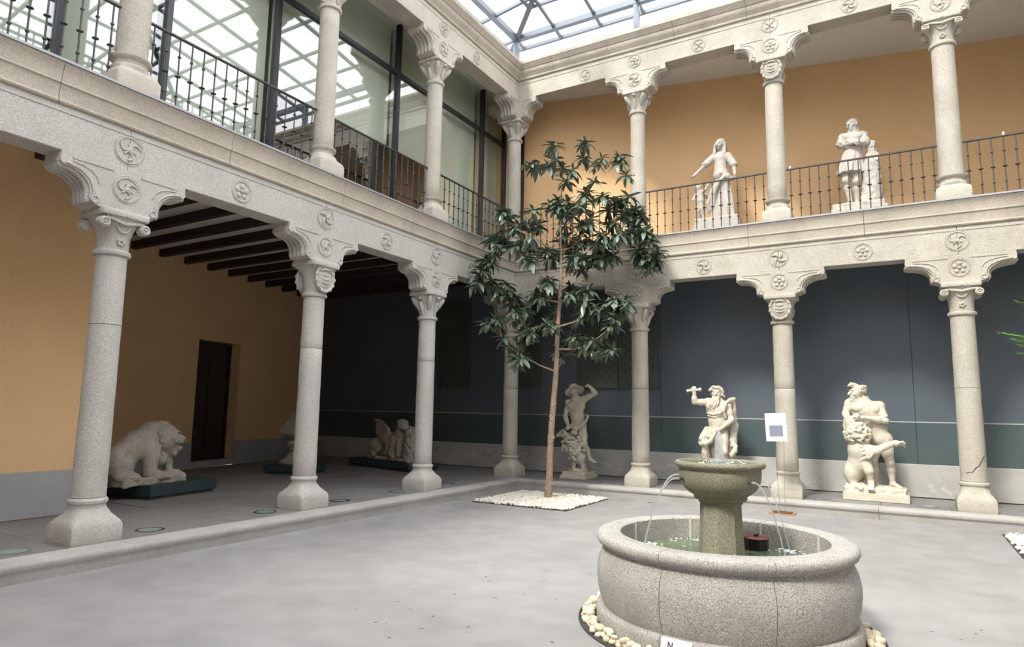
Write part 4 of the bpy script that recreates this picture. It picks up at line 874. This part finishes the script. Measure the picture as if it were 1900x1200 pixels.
# --- hatted shepherd with a ram
st = thing('hatted_statue', (1.335,.52,FL), 'pale stone statue of a youth in a hat with a ram, behind the trunk', 'statue', 0, 'stone statues under the back arcade')
MB().box(-.285,-.30,0,.285,.30,.075,bev=.006).build('plinth_slab', 'statue_stone', st, 20); MB().box(-.25,-.26,.075,.25,.26,.135,bev=.006).build('plinth_step', 'statue_stone', st, 20)
S = SDF(); S.E((0,-.04,.15),(.19,.18,.06),None,.03,(.015,40)); S.C((0.03,.08,.14),(0.0,.07,.75),.11,.08,.05,(.02,30)); S.build('rocky_ground', 'statue_stone', st, .010)
J = dict(head=(-0.105,-.02,1.755), neck=(-0.085,0.015,1.635), shR=(-0.235,0,1.52), elR=(-0.295,-0.03,1.235), haR=(-0.185,-0.13,1.06), shL=(0.095,0.02,1.59), elL=(0.37,-0.02,1.72), haL=(0.29,-0.06,1.83), chest=(-0.06,0,1.44), waist=(-0.035,0,1.235), pelvis=(-0.01,0,1.06), hipL=(0.075,0,0.99), kneeL=(0.17,-0.10,0.68), ankL=(0.25,0.0,0.40), toeL=(0.38,-0.06,0.335), hipR=(-0.09,0.02,0.98), kneeR=(-0.08,0.02,0.60), ankR=(-0.02,0.06,0.24), toeR=(-.05,-.08,.19))
S = SDF(); body(S, J, (.75,-.66,.05), .95, 1.08, 1.02); hand(S, (-.185,-.13,1.06), (-.15,-.19,.97), (1,0,0), .95, .6); hand(S, (.29,-.06,1.83), (.24,-.08,1.87), (0,1,.2), .95, 1.3)
S.build('figure', 'statue_stone', st, .0085)
hm = MB()   # broad-brimmed hat, tilted back
Rm = Matrix.Translation((-.115,.0,1.80)) @ Matrix.Rotation(math.radians(-35),4,vn((.66,.75,0)).tolist()) @ Matrix.Rotation(math.radians(0),4,'Z')
hm.lathe([(.10,-.02),(.20,-.055),(.205,-.048),(.115,.0),(.11,.04),(.085,.085),(.03,.10)], 24, Rm); hm.build('hat', 'statue_stone', st, 60)
S = SDF(); S.path([(-.13,-.15,1.03),(-.02,-.16,1.0),(.11,-.15,1.06),(.19,-.08,1.15),(.20,-.0,1.25),(.15,.05,1.28)], [.022,.03,.03,.028,.025,.02], .015); S.path([(-.11,-.15,1.01),(0,-.17,.97),(.12,-.14,1.03),(.17,-.06,1.10)], .022, .01); S.path([(-.14,-.1,1.05),(-.1,.1,1.08),(.05,.12,1.1),(.14,.05,1.16)], .03, .02); S.path([(-.02,-.15,1.0),(.0,-.13,.9)], [.05,.03], .02); S.build('drapery', 'statue_stone', st, .008)
S = SDF()   # ram
S.C((-.17,-.13,.80),(-.06,-.13,.62),.11,.14,.05); S.C((-.06,-.13,.62),(.07,-.10,.42),.14,.13,.05); S.C((-.20,-.15,.84),(-.30,-.17,.89),.075,.065,.03); S.C((-.30,-.17,.885),(-.395,-.19,.845),.058,.034,.03); S.E((-.26,-.19,.94),(.03,.03,.04),None,.02)
S.C((-.12,-.20,.58),(-.25,-.20,.62),.06,.045,.03); S.C((-.25,-.20,.62),(-.27,-.2,.55),.045,.03,.02)
S.C((-.02,-.16,.45),(-.05,-.16,.18),.06,.035,.03); S.C((.10,-.13,.40),(.15,-.10,.17),.06,.035,.03)
S.build('ram', 'statue_stone', st, .009)
S = SDF()
for i in range(80):
    t = random.random(); c = (va(-.17,-.14,.82)*(1-t)+va(.07,-.11,.42)*t); a = random.uniform(0,2*PI); R = .14+.03*t; S.E(c+va(R*math.cos(a)*.85, R*math.sin(a), R*math.cos(a)*.7+random.uniform(-.04,.04)), (.042,.040,.036), None, .004)
S.build('fleece', 'statue_stone', st, .008)
S = SDF(); S.path([(-.25,-.24,.95),(-.20,-.27,.93),(-.19,-.28,.87),(-.23,-.28,.83),(-.27,-.27,.86)], [.03,.028,.024,.02,.014], .01); S.build('horn', 'statue_stone', st, .007)

# ------------------------------------------------------------------ statues of the upper gallery
st = thing('veiled_woman_statue', (4.15,.95,LEDGE), 'white statue of a veiled woman with outstretched arm and a cherub, upper gallery', 'statue', 0, 'white statues of the upper gallery')
MB().box(-.44,-.24,0,.44,.28,.36,bev=.01).build('pedestal', 'statue_white', st, 20)
S = SDF(); S.B((0,.0,.42),(.40,.2,.05),.02,None,.03,(.02,22)); S.build('rocky_ground', 'statue_white', st, .012)
S = SDF(); head(S, (.06,-.04,2.005), (-.35,-1,-.1), 1.0); S.C((.068,0,1.87),(.06,-.01,1.96),.055,.05,.03); S.C((-.06,0,1.78),(.205,0,1.76),.062,None,.05); S.C((.07,0,1.72),(.065,0,1.55),.125,.105,.05); S.C((.065,0,1.55),(.07,0,1.38),.105,.16,.06)
S.C((-.07,0,1.775),(-.205,-.07,1.63),.072,.075,.03); S.C((-.205,-.07,1.63),(-.385,-.13,1.45),.042,.030,.02); hand(S, (-.385,-.13,1.45), (-.46,-.15,1.38), (.5,-.8,.1), .9, .4)
S.C((.215,0,1.75),(.32,-.02,1.55),.072,.075,.03); S.C((.32,-.02,1.55),(.35,-.07,1.34),.042,.032,.02); hand(S, (.35,-.07,1.34), (.35,-.1,1.26), (0,1,0), .9, .6)
S.build('figure', 'statue_white', st, .009)
S = SDF(); S.S((.085,.02,.46),(.07,0,1.50),.23,.115,9,-.0,1.,.04)
S.p[-1] = ('S', va(.07,0,1.52), va(.10,.02,.45), (.12,.235,9,.13,.85,1.), None, .04, None, False)
for i in range(5): S.path([(.20-.02*i,-.13,1.33-.01*i),(.08-.04*i,-.19,1.20-.04*i),(-.03-.035*i,-.17,.98-.05*i),(-.06-.03*i,-.12,.72-.03*i)], [.02,.026,.026,.02], .015)
S.path([(-.03,.0,1.46),(.1,-.12,1.38),(.22,-.10,1.30),(.30,-.05,1.25)], [.04,.05,.05,.04], .03, (.01,50))
for e in ((-.205,-.07,1.63),(.32,-.02,1.55)): S.E(e,(.085,.08,.055),None,.02)
S.build('gown', 'statue_white', st, .010)
S = SDF(); c = va(.06,.01,2.02); S.E(c+va(.01,.03,.02),(.105,.10,.125),None,.02); S.C(c+va(.02,.05,0),(.10,.08,1.74),.09,.13,.05,(.01,40)); S.C(c+va(-.085,-.02,.0),(-.04,-.04,1.84),.03,.035,.02); S.C(c+va(.09,-.02,.0),(.15,-.05,1.80),.035,.045,.02); S.E(c+va(-.035,-.115,-.01),(.075,.08,.10),None,.01,sub=True); S.build('veil', 'statue_white', st, .008)
S = SDF(); head(S, (-.375,-.07,1.175), (-.3,-1,0), .72); S.C((-.36,-.05,1.09),(-.33,-.05,.90),.065,.075,.03); S.C((-.33,-.05,.9),(-.31,-.08,.72),.055,.042,.03); S.C((-.31,-.08,.72),(-.28,-.05,.5),.042,.03,.02); S.C((-.34,-.03,.9),(-.38,-.06,.7),.055,.042,.03); S.C((-.38,-.06,.7),(-.36,-.0,.5),.042,.03,.02); S.C((-.32,-.05,1.06),(-.23,-.09,1.10),.034,.028,.02); S.C((-.23,-.09,1.10),(-.18,-.08,1.18),.028,.022,.02); S.C((-.40,-.05,1.06),(-.45,-.09,.97),.034,.026,.02); S.E((-.38,-.04,1.22),(.075,.075,.05),None,.02,(.012,60)); S.E((-.25,.04,1.02),(.10,.03,.05),(0,.6,0),.02); hand(S, (-.18,-.08,1.18), (-.16,-.08,1.25), (1,0,0), .6, .5); hand(S, (-.45,-.09,.97), (-.46,-.12,.91), (1,0,0), .6, .5); S.E((-.28,-.10,.48),(.03,.06,.025),None,.01); S.E((-.36,-.06,.48),(.03,.06,.025),None,.01)
S.build('cherub', 'statue_white', st, .0075)

st = thing('crossed_arms_statue', (6.6,1.1,LEDGE), 'white statue of a man in a tunic with folded arms beside a stump, upper gallery', 'statue', 0, 'white statues of the upper gallery')
MB().box(-.44,-.26,0,.45,.30,.36,bev=.01).build('pedestal', 'statue_white', st, 20)
S = SDF(); S.B((0,.0,.40),(.40,.22,.04),.02,None,.03,(.02,22)); S.build('rocky_ground', 'statue_white', st, .012)
J = dict(head=(-.045,-.02,1.985), neck=(-.035,0,1.865), shR=(-.195,0,1.765), elR=(-.225,-.06,1.60), haR=(-.04,-.19,1.575), shL=(.115,0,1.74), elL=(.145,-.05,1.575), haL=(-.06,-.17,1.62), chest=(-.045,0,1.70), waist=(-.055,0,1.53), pelvis=(-.07,0,1.38), hipR=(-.16,0,1.30), kneeR=(-.185,-.06,.92), ankR=(-.135,0,.52), toeR=(-.20,-.14,.46), hipL=(.0,0,1.30), kneeL=(-.02,-.04,.89), ankL=(-.025,.04,.51), toeL=(.0,-.10,.46))
S = SDF(); body(S, J, (-.5,-1,.0), .98, 1.12, 1.0); hand(S, (-.04,-.19,1.575), (.06,-.17,1.60), (0,.2,1), .95, 1.0); hand(S, (-.06,-.17,1.62), (-.16,-.15,1.64), (0,.2,1), .95, .9); S.build('figure', 'statue_white', st, .009)
S = SDF(); S.p.append(('S', va(-.055,0,1.56), va(-.11,.0,1.06), (.125,.225,10,.10,.9,.6), None, .03, None, False)); S.C((-.20,0,1.77),(-.225,-.05,1.63),.085,.09,.03,(.012,45)); S.C((.115,0,1.75),(.145,-.04,1.60),.085,.09,.03,(.012,45)); S.E((-.045,0,1.72),(.17,.13,.13),None,.03); S.C((-.17,0,1.54),(.06,0,1.54),.035,None,.02); S.E((-.05,-.11,1.53),(.13,.04,.02),None,.02); S.build('tunic', 'statue_white', st, .010)
S = SDF(); c = va(-.045,.0,2.0); S.E(c+va(.01,.02,.04),(.095,.095,.075),None,.02,(.010,70)); S.C(c+va(.05,.03,.0),(.03,.05,1.86),.05,.055,.03,(.010,60)); S.C(c+va(-.05,.04,.0),(-.08,.05,1.88),.04,.04,.03,(.01,60)); S.C((-.06,-.09,1.92),(-.055,-.10,1.86),.035,.02,.02); S.build('hair', 'statue_white', st, .008)
S = SDF(); S.C((.21,.07,.42),(.23,.06,1.20),.19,.145,.05,(.012,28)); S.E((.08,.02,.48),(.12,.12,.10),None,.05,(.01,40)); S.build('tree_stump', 'statue_white', st, .012)
S = SDF(); head(S, (.24,.02,1.53), (-.7,-.8,0), .8); S.C((.24,.04,1.42),(.24,.05,1.24),.085,.12,.04,(.01,50)); S.C((.32,.03,1.36),(.33,-.04,1.24),.045,.035,.02); S.E((.25,.05,1.59),(.075,.075,.05),None,.02,(.01,70)); S.build('child_bust', 'statue_white', st, .008)

# ------------------------------------------------------------------ sculptures in the left gallery (long axis along y, head towards +y)
def low_plinth(name, x0, y0, x1, y1, h, label):
    r = thing(name, ((x0+x1)/2,(y0+y1)/2,FL), label, 'plinth', 0, 'dark blue display plinths'); a, b_ = (x1-x0)/2, (y1-y0)/2
    MB().box(-a+.03,-b_+.03,0,a-.03,b_-.03,.045).build('recessed_foot','bed_dark',r,0); MB().box(-a,-b_,.045,a,b_,h,bev=.006).build('plinth_body','plinth_blue',r,0); return r
low_plinth('display_plinth', -3.35,-6.44,-2.25,-5.22,.205,'dark blue plinth under the weathered lion near the left wall').rotation_euler = (0,0,math.radians(10))
st = thing('weathered_lion', (-2.7,-5.78,FL+.205), 'weathered stone lion with open jaws crouching on a dark blue plinth', 'sculpture', math.radians(8)); Z_ = -.205
S = SDF(); S.B((.02,-.40,.33+Z_-.08),(.25,.50,.03),.03,None,.03,(.02,18)); S.E((.18,-.06,.30+Z_),(.14,.20,.085),None,.03,(.012,34)); S.build('carved_ground', 'statue_worn', st, .012)
S = SDF(); S.C((.0,-.28,.86+Z_),(.0,-.55,.76+Z_),.23,.20,.06,(.012,22)); S.C((0,-.55,.76+Z_),(.0,-.85,.54+Z_),.20,.20,.06,(.012,22)); S.E((.07,-.85,.48+Z_),(.22,.19,.19),None,.05); S.C((.17,-.90,.36+Z_),(.26,-.72,.31+Z_),.10,.07,.04)
S.C((.08,-.36,.80+Z_),(.15,-.42,.60+Z_),.17,.13,.05); S.C((.15,-.42,.60+Z_),(.19,-.44,.38+Z_),.12,.095,.03); S.C((.19,-.44,.34+Z_),(.27,-.33,.31+Z_),.095,.075,.03)
for i in range(4): S.C((.27,-.36+.045*i,.33+Z_),(.33,-.34+.045*i,.29+Z_),.032,.026,.008)
S.C((-.02,-.12,.70+Z_),(.03,-.02,.50+Z_),.13,.07,.04); S.C((.03,-.02,.50+Z_),(.06,.0,.33+Z_),.068,.055,.03); S.E((.12,.02,.32+Z_),(.09,.10,.05),None,.03)
S.E((.07,-.11,.88+Z_),(.175,.165,.175),None,.04); S.C((.02,-.25,.75+Z_),(.08,-.22,.55+Z_),.17,.12,.05,(.012,30)); S.E((.0,-.30,.96+Z_),(.19,.17,.13),None,.05,(.015,26)); S.C((.10,-.05,.84+Z_),(.16,.04,.82+Z_),.11,.085,.03); S.C((.13,.03,.70+Z_),(.17,.06,.69+Z_),.055,.04,.02); S.E((.20,.07,.745+Z_),(.07,.06,.022),None,.006,sub=True); S.E((.21,-.03,.905+Z_),(.022,.03,.018),None,.008,sub=True); S.C((.17,-.05,.955+Z_),(.215,.0,.935+Z_),.028,.02,.012); S.E((.205,.10,.84+Z_),(.03,.03,.025),None,.01); S.E((.19,.07,.695+Z_),(.02,.045,.014),None,.006); S.C((.08,-.05,.72+Z_),(.12,.0,.62+Z_),.09,.06,.03)
S.C((-.15,-.90,.45+Z_),(.0,-1.02,.35+Z_),.04,.035,.03)
S.build('lion_body', 'statue_worn', st, .010)
S = SDF(); S.E((.01,-.26,.87+Z_),(.20,.15,.18),None,.05)
rr_ = random.Random(5)
for i in range(34):
    a = rr_.uniform(-.9,PI+.6); S.C((.05+.20*math.cos(a), -.16-.03*rr_.random(), .86+.19*math.sin(a)+Z_), (.04+.215*math.cos(a-.2), -.27-.10*rr_.random(), .84+.17*math.sin(a-.2)+Z_), .052,.040,.02,(.012,50))
S.build('mane', 'statue_worn', st, .009)

gp = low_plinth('display_plinth', -4.25,-.54,-1.85,.26,.17,'dark blue plinth under the winged sculpture at the back'); gp.rotation_euler = (0,0,math.radians(-14.9))
st = thing('winged_sculpture', (-3.05,-.29,FL+.17), 'stone winged beast crouching on a dark plinth behind the third left column', 'sculpture', math.radians(-14.9)); Z_ = -.17
S = SDF(); S.B((.15,.05,.225+Z_),(.80,.18,.02),.02,None,.03,(.012,20)); S.build('carved_ground', 'statue_worn', st, .012)
S = SDF()
S.C((.42,.05,.66+Z_),(.0,.08,.62+Z_),.18,.17,.08); S.C((0,.08,.62+Z_),(-.38,.08,.54+Z_),.17,.18,.08); S.E((-.42,-.04,.46+Z_),(.17,.14,.20),None,.05); S.C((-.48,-.10,.38+Z_),(-.30,-.18,.29+Z_),.085,.06,.04); S.C((-.38,-.08,.5+Z_),(-.2,-.14,.42+Z_),.12,.07,.04)
S.C((.42,.03,.72+Z_),(.47,.0,.90+Z_),.15,.11,.05); S.E((.58,-.02,.97+Z_),(.135,.12,.125),None,.04); S.C((.66,-.03,.94+Z_),(.74,-.04,.90+Z_),.085,.06,.03); S.E((.52,.0,1.03+Z_),(.12,.12,.08),None,.02,(.01,60))
S.C((.36,-.10,.66+Z_),(.37,-.16,.42+Z_),.09,.065,.03); S.C((.37,-.16,.36+Z_),(.48,-.20,.28+Z_),.07,.05,.03); S.C((.50,-.05,.6+Z_),(.55,-.10,.32+Z_),.085,.055,.03); S.C((.15,-.08,.55+Z_),(.12,-.12,.32+Z_),.08,.05,.04)
S.build('beast_body', 'statue_worn', st, .010)
S = SDF()
for q in range(6): S.path([(.27-.01*q,-.12,.66-.02*q+Z_),(.22-.03*q,-.17,.88-.045*q+Z_),(.0-.03*q,-.17,1.02-.055*q+Z_),(-.24-.01*q,-.14,1.07-.055*q+Z_),(-.42+.05*q,-.12,1.08-.06*q+Z_)], [.035,.042,.036,.028,.018], .006)
S.build('wing', 'statue_worn', st, .008)
S = SDF(); S.C((.86,.03,.26+Z_),(.87,.03,.75+Z_),.17,.13,.06,(.035,30)); S.E((.88,.0,.83+Z_),(.13,.13,.12),None,.04,(.03,42)); S.build('foliage_mass', 'statue_worn', st, .011)

low_plinth('display_plinth', -4.18,-2.78,-3.28,-1.92,.17,'dark blue plinth under the stone urn behind the shield column').rotation_euler = (0,0,math.radians(14))
st = thing('stone_urn', (-3.72,-2.33,FL+.17), 'pinkish stone baluster urn with a flaring square cap on a dark plinth', 'urn')
MB().loft([sq_ring(.25,0,10), sq_ring(.27,.03,10), sq_ring(.26,.08,6), sq_ring(.21,.14,3), sq_ring(.17,.22,2), sq_ring(.13,.29,2), sq_ring(.15,.31,2), sq_ring(.15,.34,2)]).build('foot', 'statue_worn', st, 40)
MB().loft([sq_ring(.13,.34,2), sq_ring(.19,.38,2), sq_ring(.21,.43,2), sq_ring(.19,.48,2), sq_ring(.14,.51,2)]).build('knop', 'statue_worn', st, 40)
MB().loft([sq_ring(.16,.51,4), sq_ring(.23,.57,8), sq_ring(.28,.62,10), sq_ring(.28,.72,10), sq_ring(.22,.80,8), sq_ring(.16,.90,6), sq_ring(.12,1.02,5), sq_ring(.115,1.08,5)]).build('cap', 'statue_worn', st, 40)

# ------------------------------------------------------------------ trees
def leaf_mesh(name, mat, L=1., w=.16, droop=.28, fold=.18):
    mb = MB(); vs = []; n = 5
    for i in range(n+1):
        t = i/n; ww = w*(math.sin(PI*min(1,t*.94+.04))**.75)*(.82+.36*t if t < .75 else 1.09); z = -droop*t*t
        vs += [(-ww,L*t,z+fold*ww),(0,L*t,z),(ww,L*t,z+fold*ww)]
    fs = []
    for i in range(n): a = i*3; fs += [(a,a+1,a+4,a+3),(a+1,a+2,a+5,a+4)]
    mb.add(vs, fs); me = bpy.data.meshes.new(name); me.from_pydata(mb.v, [], mb.f); me.polygons.foreach_set('use_smooth', [True]*len(mb.f)); me.materials.append(M[mat]); return me, mb
def bed(x0, x1, y0, y1, lab1, lab2, n):
    e = MB(); t = .012
    for a in ((x0,y0,x1,y0+t),(x0,y1-t,x1,y1),(x0,y0,x0+t,y1),(x1-t,y0,x1,y1)): e.box(a[0],a[1],0,a[2],a[3],.006)
    e.box(x0,y0,0,x1,y1,.003); r = tag(e.build('bed_edging', 'bed_dark', None, 0), lab1, 'edging')
    mb = MB(); base = [pebble_mesh(50+k, None) for k in range(5)]; bv = [([tuple(v.co) for v in m_.vertices], [tuple(p.vertices) for p in m_.polygons]) for m_ in base]
    for i in range(n):
        x, y = random.uniform(x0+.025,x1-.025), random.uniform(y0+.025,y1-.025); s = random.uniform(.014,.034)
        mx = Matrix.Translation((x,y,.006+s*.35+random.uniform(0,.014))) @ Euler((random.uniform(-.7,.7),random.uniform(-.7,.7),random.uniform(0,6))).to_matrix().to_4x4() @ Matrix.Diagonal((s*1.25,s,s*.6,1)); q = bv[i % 5]; mb.add(q[0], q[1], mx)
    me = bpy.data.meshes.new('gravel'); me.from_pydata(mb.v, [], mb.f); me.materials.append(M['gravel_white']); o = link('gravel', me); tag(o, lab2, 'gravel', kind='stuff')
bed(.87,2.59,-2.68,-.98,'dark edging of the square gravel bed round the tree','white gravel filling the square bed round the tree',2600)
bed(8.12,9.80,-2.68,-.98,'dark edging of the gravel bed cut by the right edge','white gravel in the bed cut by the right edge of the photo',1500)

TB = Vector((1.73,-1.61,0)); RV = Vector((_r.x,_r.y,0)).normalized(); FV = Vector((-RV.y,RV.x,0))
def tp(a, z, d=0): return TB+RV*a+FV*d+Vector((0,0,z))      # a = across, d = away from the court
tr = thing('tree', tuple(TB), 'slender evergreen tree with glossy drooping leaves in the gravel bed', 'tree')
trunk = [(0,0,0),(.02,.35,0),(.03,.8,.01),(.055,1.3,.0),(.09,1.75,.01),(.125,2.2,0),(.135,2.6,.02),(.15,3.0,0),(.175,3.45,.02),(.205,3.85,.0),(.20,4.4,.03),(.19,5.1,.0),(.20,5.55,.02)]
trad = [.078,.062,.058,.056,.053,.05,.042,.04,.038,.034,.022,.016,.010]
TP = [tp(a,z,d)-TB for a,z,d in trunk]
mb = MB(); pts = []; rr = []
for i in range(len(TP)-1):
    for q in range(4): t = q/4; pts.append(TP[i].lerp(TP[i+1],t)); rr.append((trad[i]*(1-t)+trad[i+1]*t)*(1+.05*math.sin(i*7+q*3)))
pts.append(TP[-1]); rr.append(trad[-1]); mb.tube(pts, rr, 10)
for z, a, s in ((.28,.4,.026),(1.0,-2.5,.02),(1.02,.2,.024),(1.45,2.9,.02),(1.62,.5,.02),(.18,2.6,.03)):
    i = min(range(len(pts)), key=lambda k: abs(pts[k].z-z)); mb.ball(tuple(pts[i]+(RV*math.cos(a)+FV*-.6)*rr[i]*.85), (s,s,s*1.3), 7, 5)
mb.build('trunk', 'bark', tr, 70)
cl = [(300,120),(385,165),(325,140),(410,60),(415,100),(465,115),(565,40),(570,95),(505,180),(480,220),(640,125),(660,75),(745,65),(750,105),(775,170),(615,230),(575,265),
 (160,370),(190,400),(250,440),(310,400),(340,430),(230,480),(140,500),(110,530),(180,540),(250,560),(300,500),(330,530),(280,620),(130,590),(90,620),(60,690),(40,740),(120,720),(160,770),(190,740),
 (430,330),(480,350),(430,390),(480,420),(530,380),(580,330),(600,400),(560,450),(460,480),(510,500),(600,470),(650,500),(420,560),(410,590),(530,560),(590,590),(640,540),(690,520),(500,620),(560,620),
 (680,310),(730,310),(790,290),(700,350),(760,370),(820,350),(850,390),(830,420),(720,420),(740,470),(790,480),(860,450),(880,480),(840,540),(860,580),(910,600),(870,640),(920,570),(700,580),(650,600),
 (330,770),(390,720),(400,760),(540,730),(580,770),(490,790),(250,800),(220,820),(280,840),(240,890),(160,910),(130,930),(340,790),(430,850),(560,830),(570,880),(620,870),(720,800),(770,830),(740,860),(700,910),(690,940),(415,960),(270,970),(290,1000),(210,1030),(250,1090),(250,1120),(480,1010),(530,990),(590,980),(600,1020),(460,1060),(700,1050),(560,1040)]
# crown laid out across / up the tree in metres
cl = cl+[(a+random.uniform(-32,32), b_+random.uniform(-30,30)) for a, b_ in cl if b_ > 290 and random.random() < .95]
S_ = .3666*.01026; nodes_ = [(Vector(p), 0) for p in TP[5:]]; CL = []
for (a, b_) in cl:
    x = (a-437)*S_+.125; z = 2.03+(1200-b_)*S_*.985+.02; far = 1-min(1,abs(x-.15)/1.6); d = random.uniform(-.75,.75)*max(.25,far)
    if b_ < 280: d *= .5
    CL.append(tp(x, z, d)-TB)
CL.sort(key=lambda p: min((p-Vector(q)).length for q in TP[5:]))
brm = []; tips = []
for p in CL:
    best = None
    for q, lv in nodes_:
        v = p-q; c = v.length+max(0,-v.z+.05)*1.2+(.25 if lv > 4 else 0)
        if best is None or c < best[0]: best = (c, q, lv)
    q, lv = best[1], best[2]; mid = q.lerp(p,.5)+Vector((0,0,-.06*(p-q).length))+Vector((random.uniform(-.04,.04),random.uniform(-.04,.04),0)); L = (p-q).length
    r0 = max(.007, .020-.004*lv)*(1 if L > .3 else .8); brm.append(([q, q.lerp(mid,.6), mid, mid.lerp(p,.6), p], [r0,r0*.85,r0*.7,r0*.55,.004]))
    nodes_.append((mid, lv+1)); nodes_.append((p, lv+2)); tips.append((p, (p-mid).normalized()))
for P_, R_ in brm: MB().tube(P_, R_, 6).build('branch', 'bark', tr, 70)
LM = [leaf_mesh('leaf', 'leaf_green', 1, w, dr, fo_) for w, dr, fo_ in ((.15,.22,.3),(.17,.40,.2),(.145,.10,.35),(.16,.55,.25))]
LF = []
for p, dv in tips:
    n = random.randint(14, 18); a0 = random.uniform(0,6.3)
    for i in range(n):
        a = a0+i*2.4; el = random.uniform(-.75,.45) if i > 3 else random.uniform(.5,1.1); L = random.uniform(.19,.275)*(1 if i > 3 else .7)
        LF.append((p-dv*random.uniform(0,.05), a, el, L, random.randrange(4), random.uniform(-.5,.5)))
camv = Vector(CAM)-TB
LF.sort(key=lambda l: (l[0]-camv).length/l[3])
rest = MB()
for i, (p, a, el, L, k, ro) in enumerate(LF):
    R = Euler((el, ro*.6, a)).to_matrix().to_4x4()
    if i < 300: link('leaf', LM[k][0], tr, tuple(p), (el, ro*.6, a), (L,L,L))
    else: rest.add(LM[k][1].v, LM[k][1].f, Matrix.Translation(p) @ R @ Matrix.Diagonal((L,L,L,1)))
me = bpy.data.meshes.new('foliage'); me.from_pydata(rest.v, [], rest.f); me.polygons.foreach_set('use_smooth', [True]*len(rest.f)); me.materials.append(M['leaf_green']); tag(link('foliage', me, tr), kind='stuff')

# second planting, mostly beyond the right edge
t2 = thing('feathery_shrub', (8.96,-1.83,0), 'bright green feathery plant reaching in at the right edge of the photo', 'plant')
MB().tube([(0,0,0),(.03,0,.7),(-.02,.02,1.5),(.02,0,2.4),(.0,.02,3.3),(.03,0,3.9)], [.05,.042,.036,.028,.018,.006], 10).build('stem', 'bark', t2, 70)
lm2, lb2 = leaf_mesh('leaflet', 'leaf_bright', 1, .09, .15, .2); fr = MB()
def frond(base, tip, n, sag):
    b_, t_ = Vector(base), Vector(tip); P_ = [b_.lerp(t_,k/8)+Vector((0,0,sag*4*(k/8)*(1-k/8))) for k in range(9)]
    o = MB().tube(P_, [.008-.0007*k for k in range(9)], 5).build('frond', 'leaf_bright', t2, 70); mb = MB()
    for k in range(n):
        t = .25+.75*k/n; q = b_.lerp(t_,t)+Vector((0,0,sag*4*t*(1-t))); d = (t_-b_).normalized(); s = 1 if k % 2 else -1
        ang = math.atan2(d.y,d.x)-PI/2+s*random.uniform(.3,.8); L = random.uniform(.07,.13)*(1.15-t*.45)
        mb.add(lb2.v, lb2.f, Matrix.Translation(q) @ Euler((random.uniform(-.25,.35)+d.z*.6, random.uniform(-.4,.4), ang)).to_matrix().to_4x4() @ Matrix.Diagonal((L*1.3,L,L,1)))
    me = bpy.data.meshes.new('leaflets'); me.from_pydata(mb.v, [], mb.f); me.materials.append(M['leaf_bright']); tag(link('leaflets', me, o), kind='stuff')
for b_, t_, n, sg in (((0,0,2.3),(-.78,.05,2.58),46,.03),((0,0,2.2),(-.60,.05,2.42),46,.02),((0,.02,2.7),(-.58,.0,2.95),26,.03),((0,.02,2.75),(-.50,.1,3.02),20,.03),((0,0,2.1),(-.62,-.1,2.30),40,.04),((0,0,2.25),(-.66,.15,2.52),40,.0),((0,0,2.9),(.5,.3,3.3),36,.1),((0,0,3.2),(.1,-.6,3.7),36,.1),((0,0,2.6),(.2,.7,3.0),36,.1),((0,0,1.9),(.6,-.2,2.3),36,.1),((0,0,3.6),(-.3,.2,4.3),36,.1),((0,0,2.0),(.1,.5,2.2),36,.1)): frond(b_, t_, n, sg)
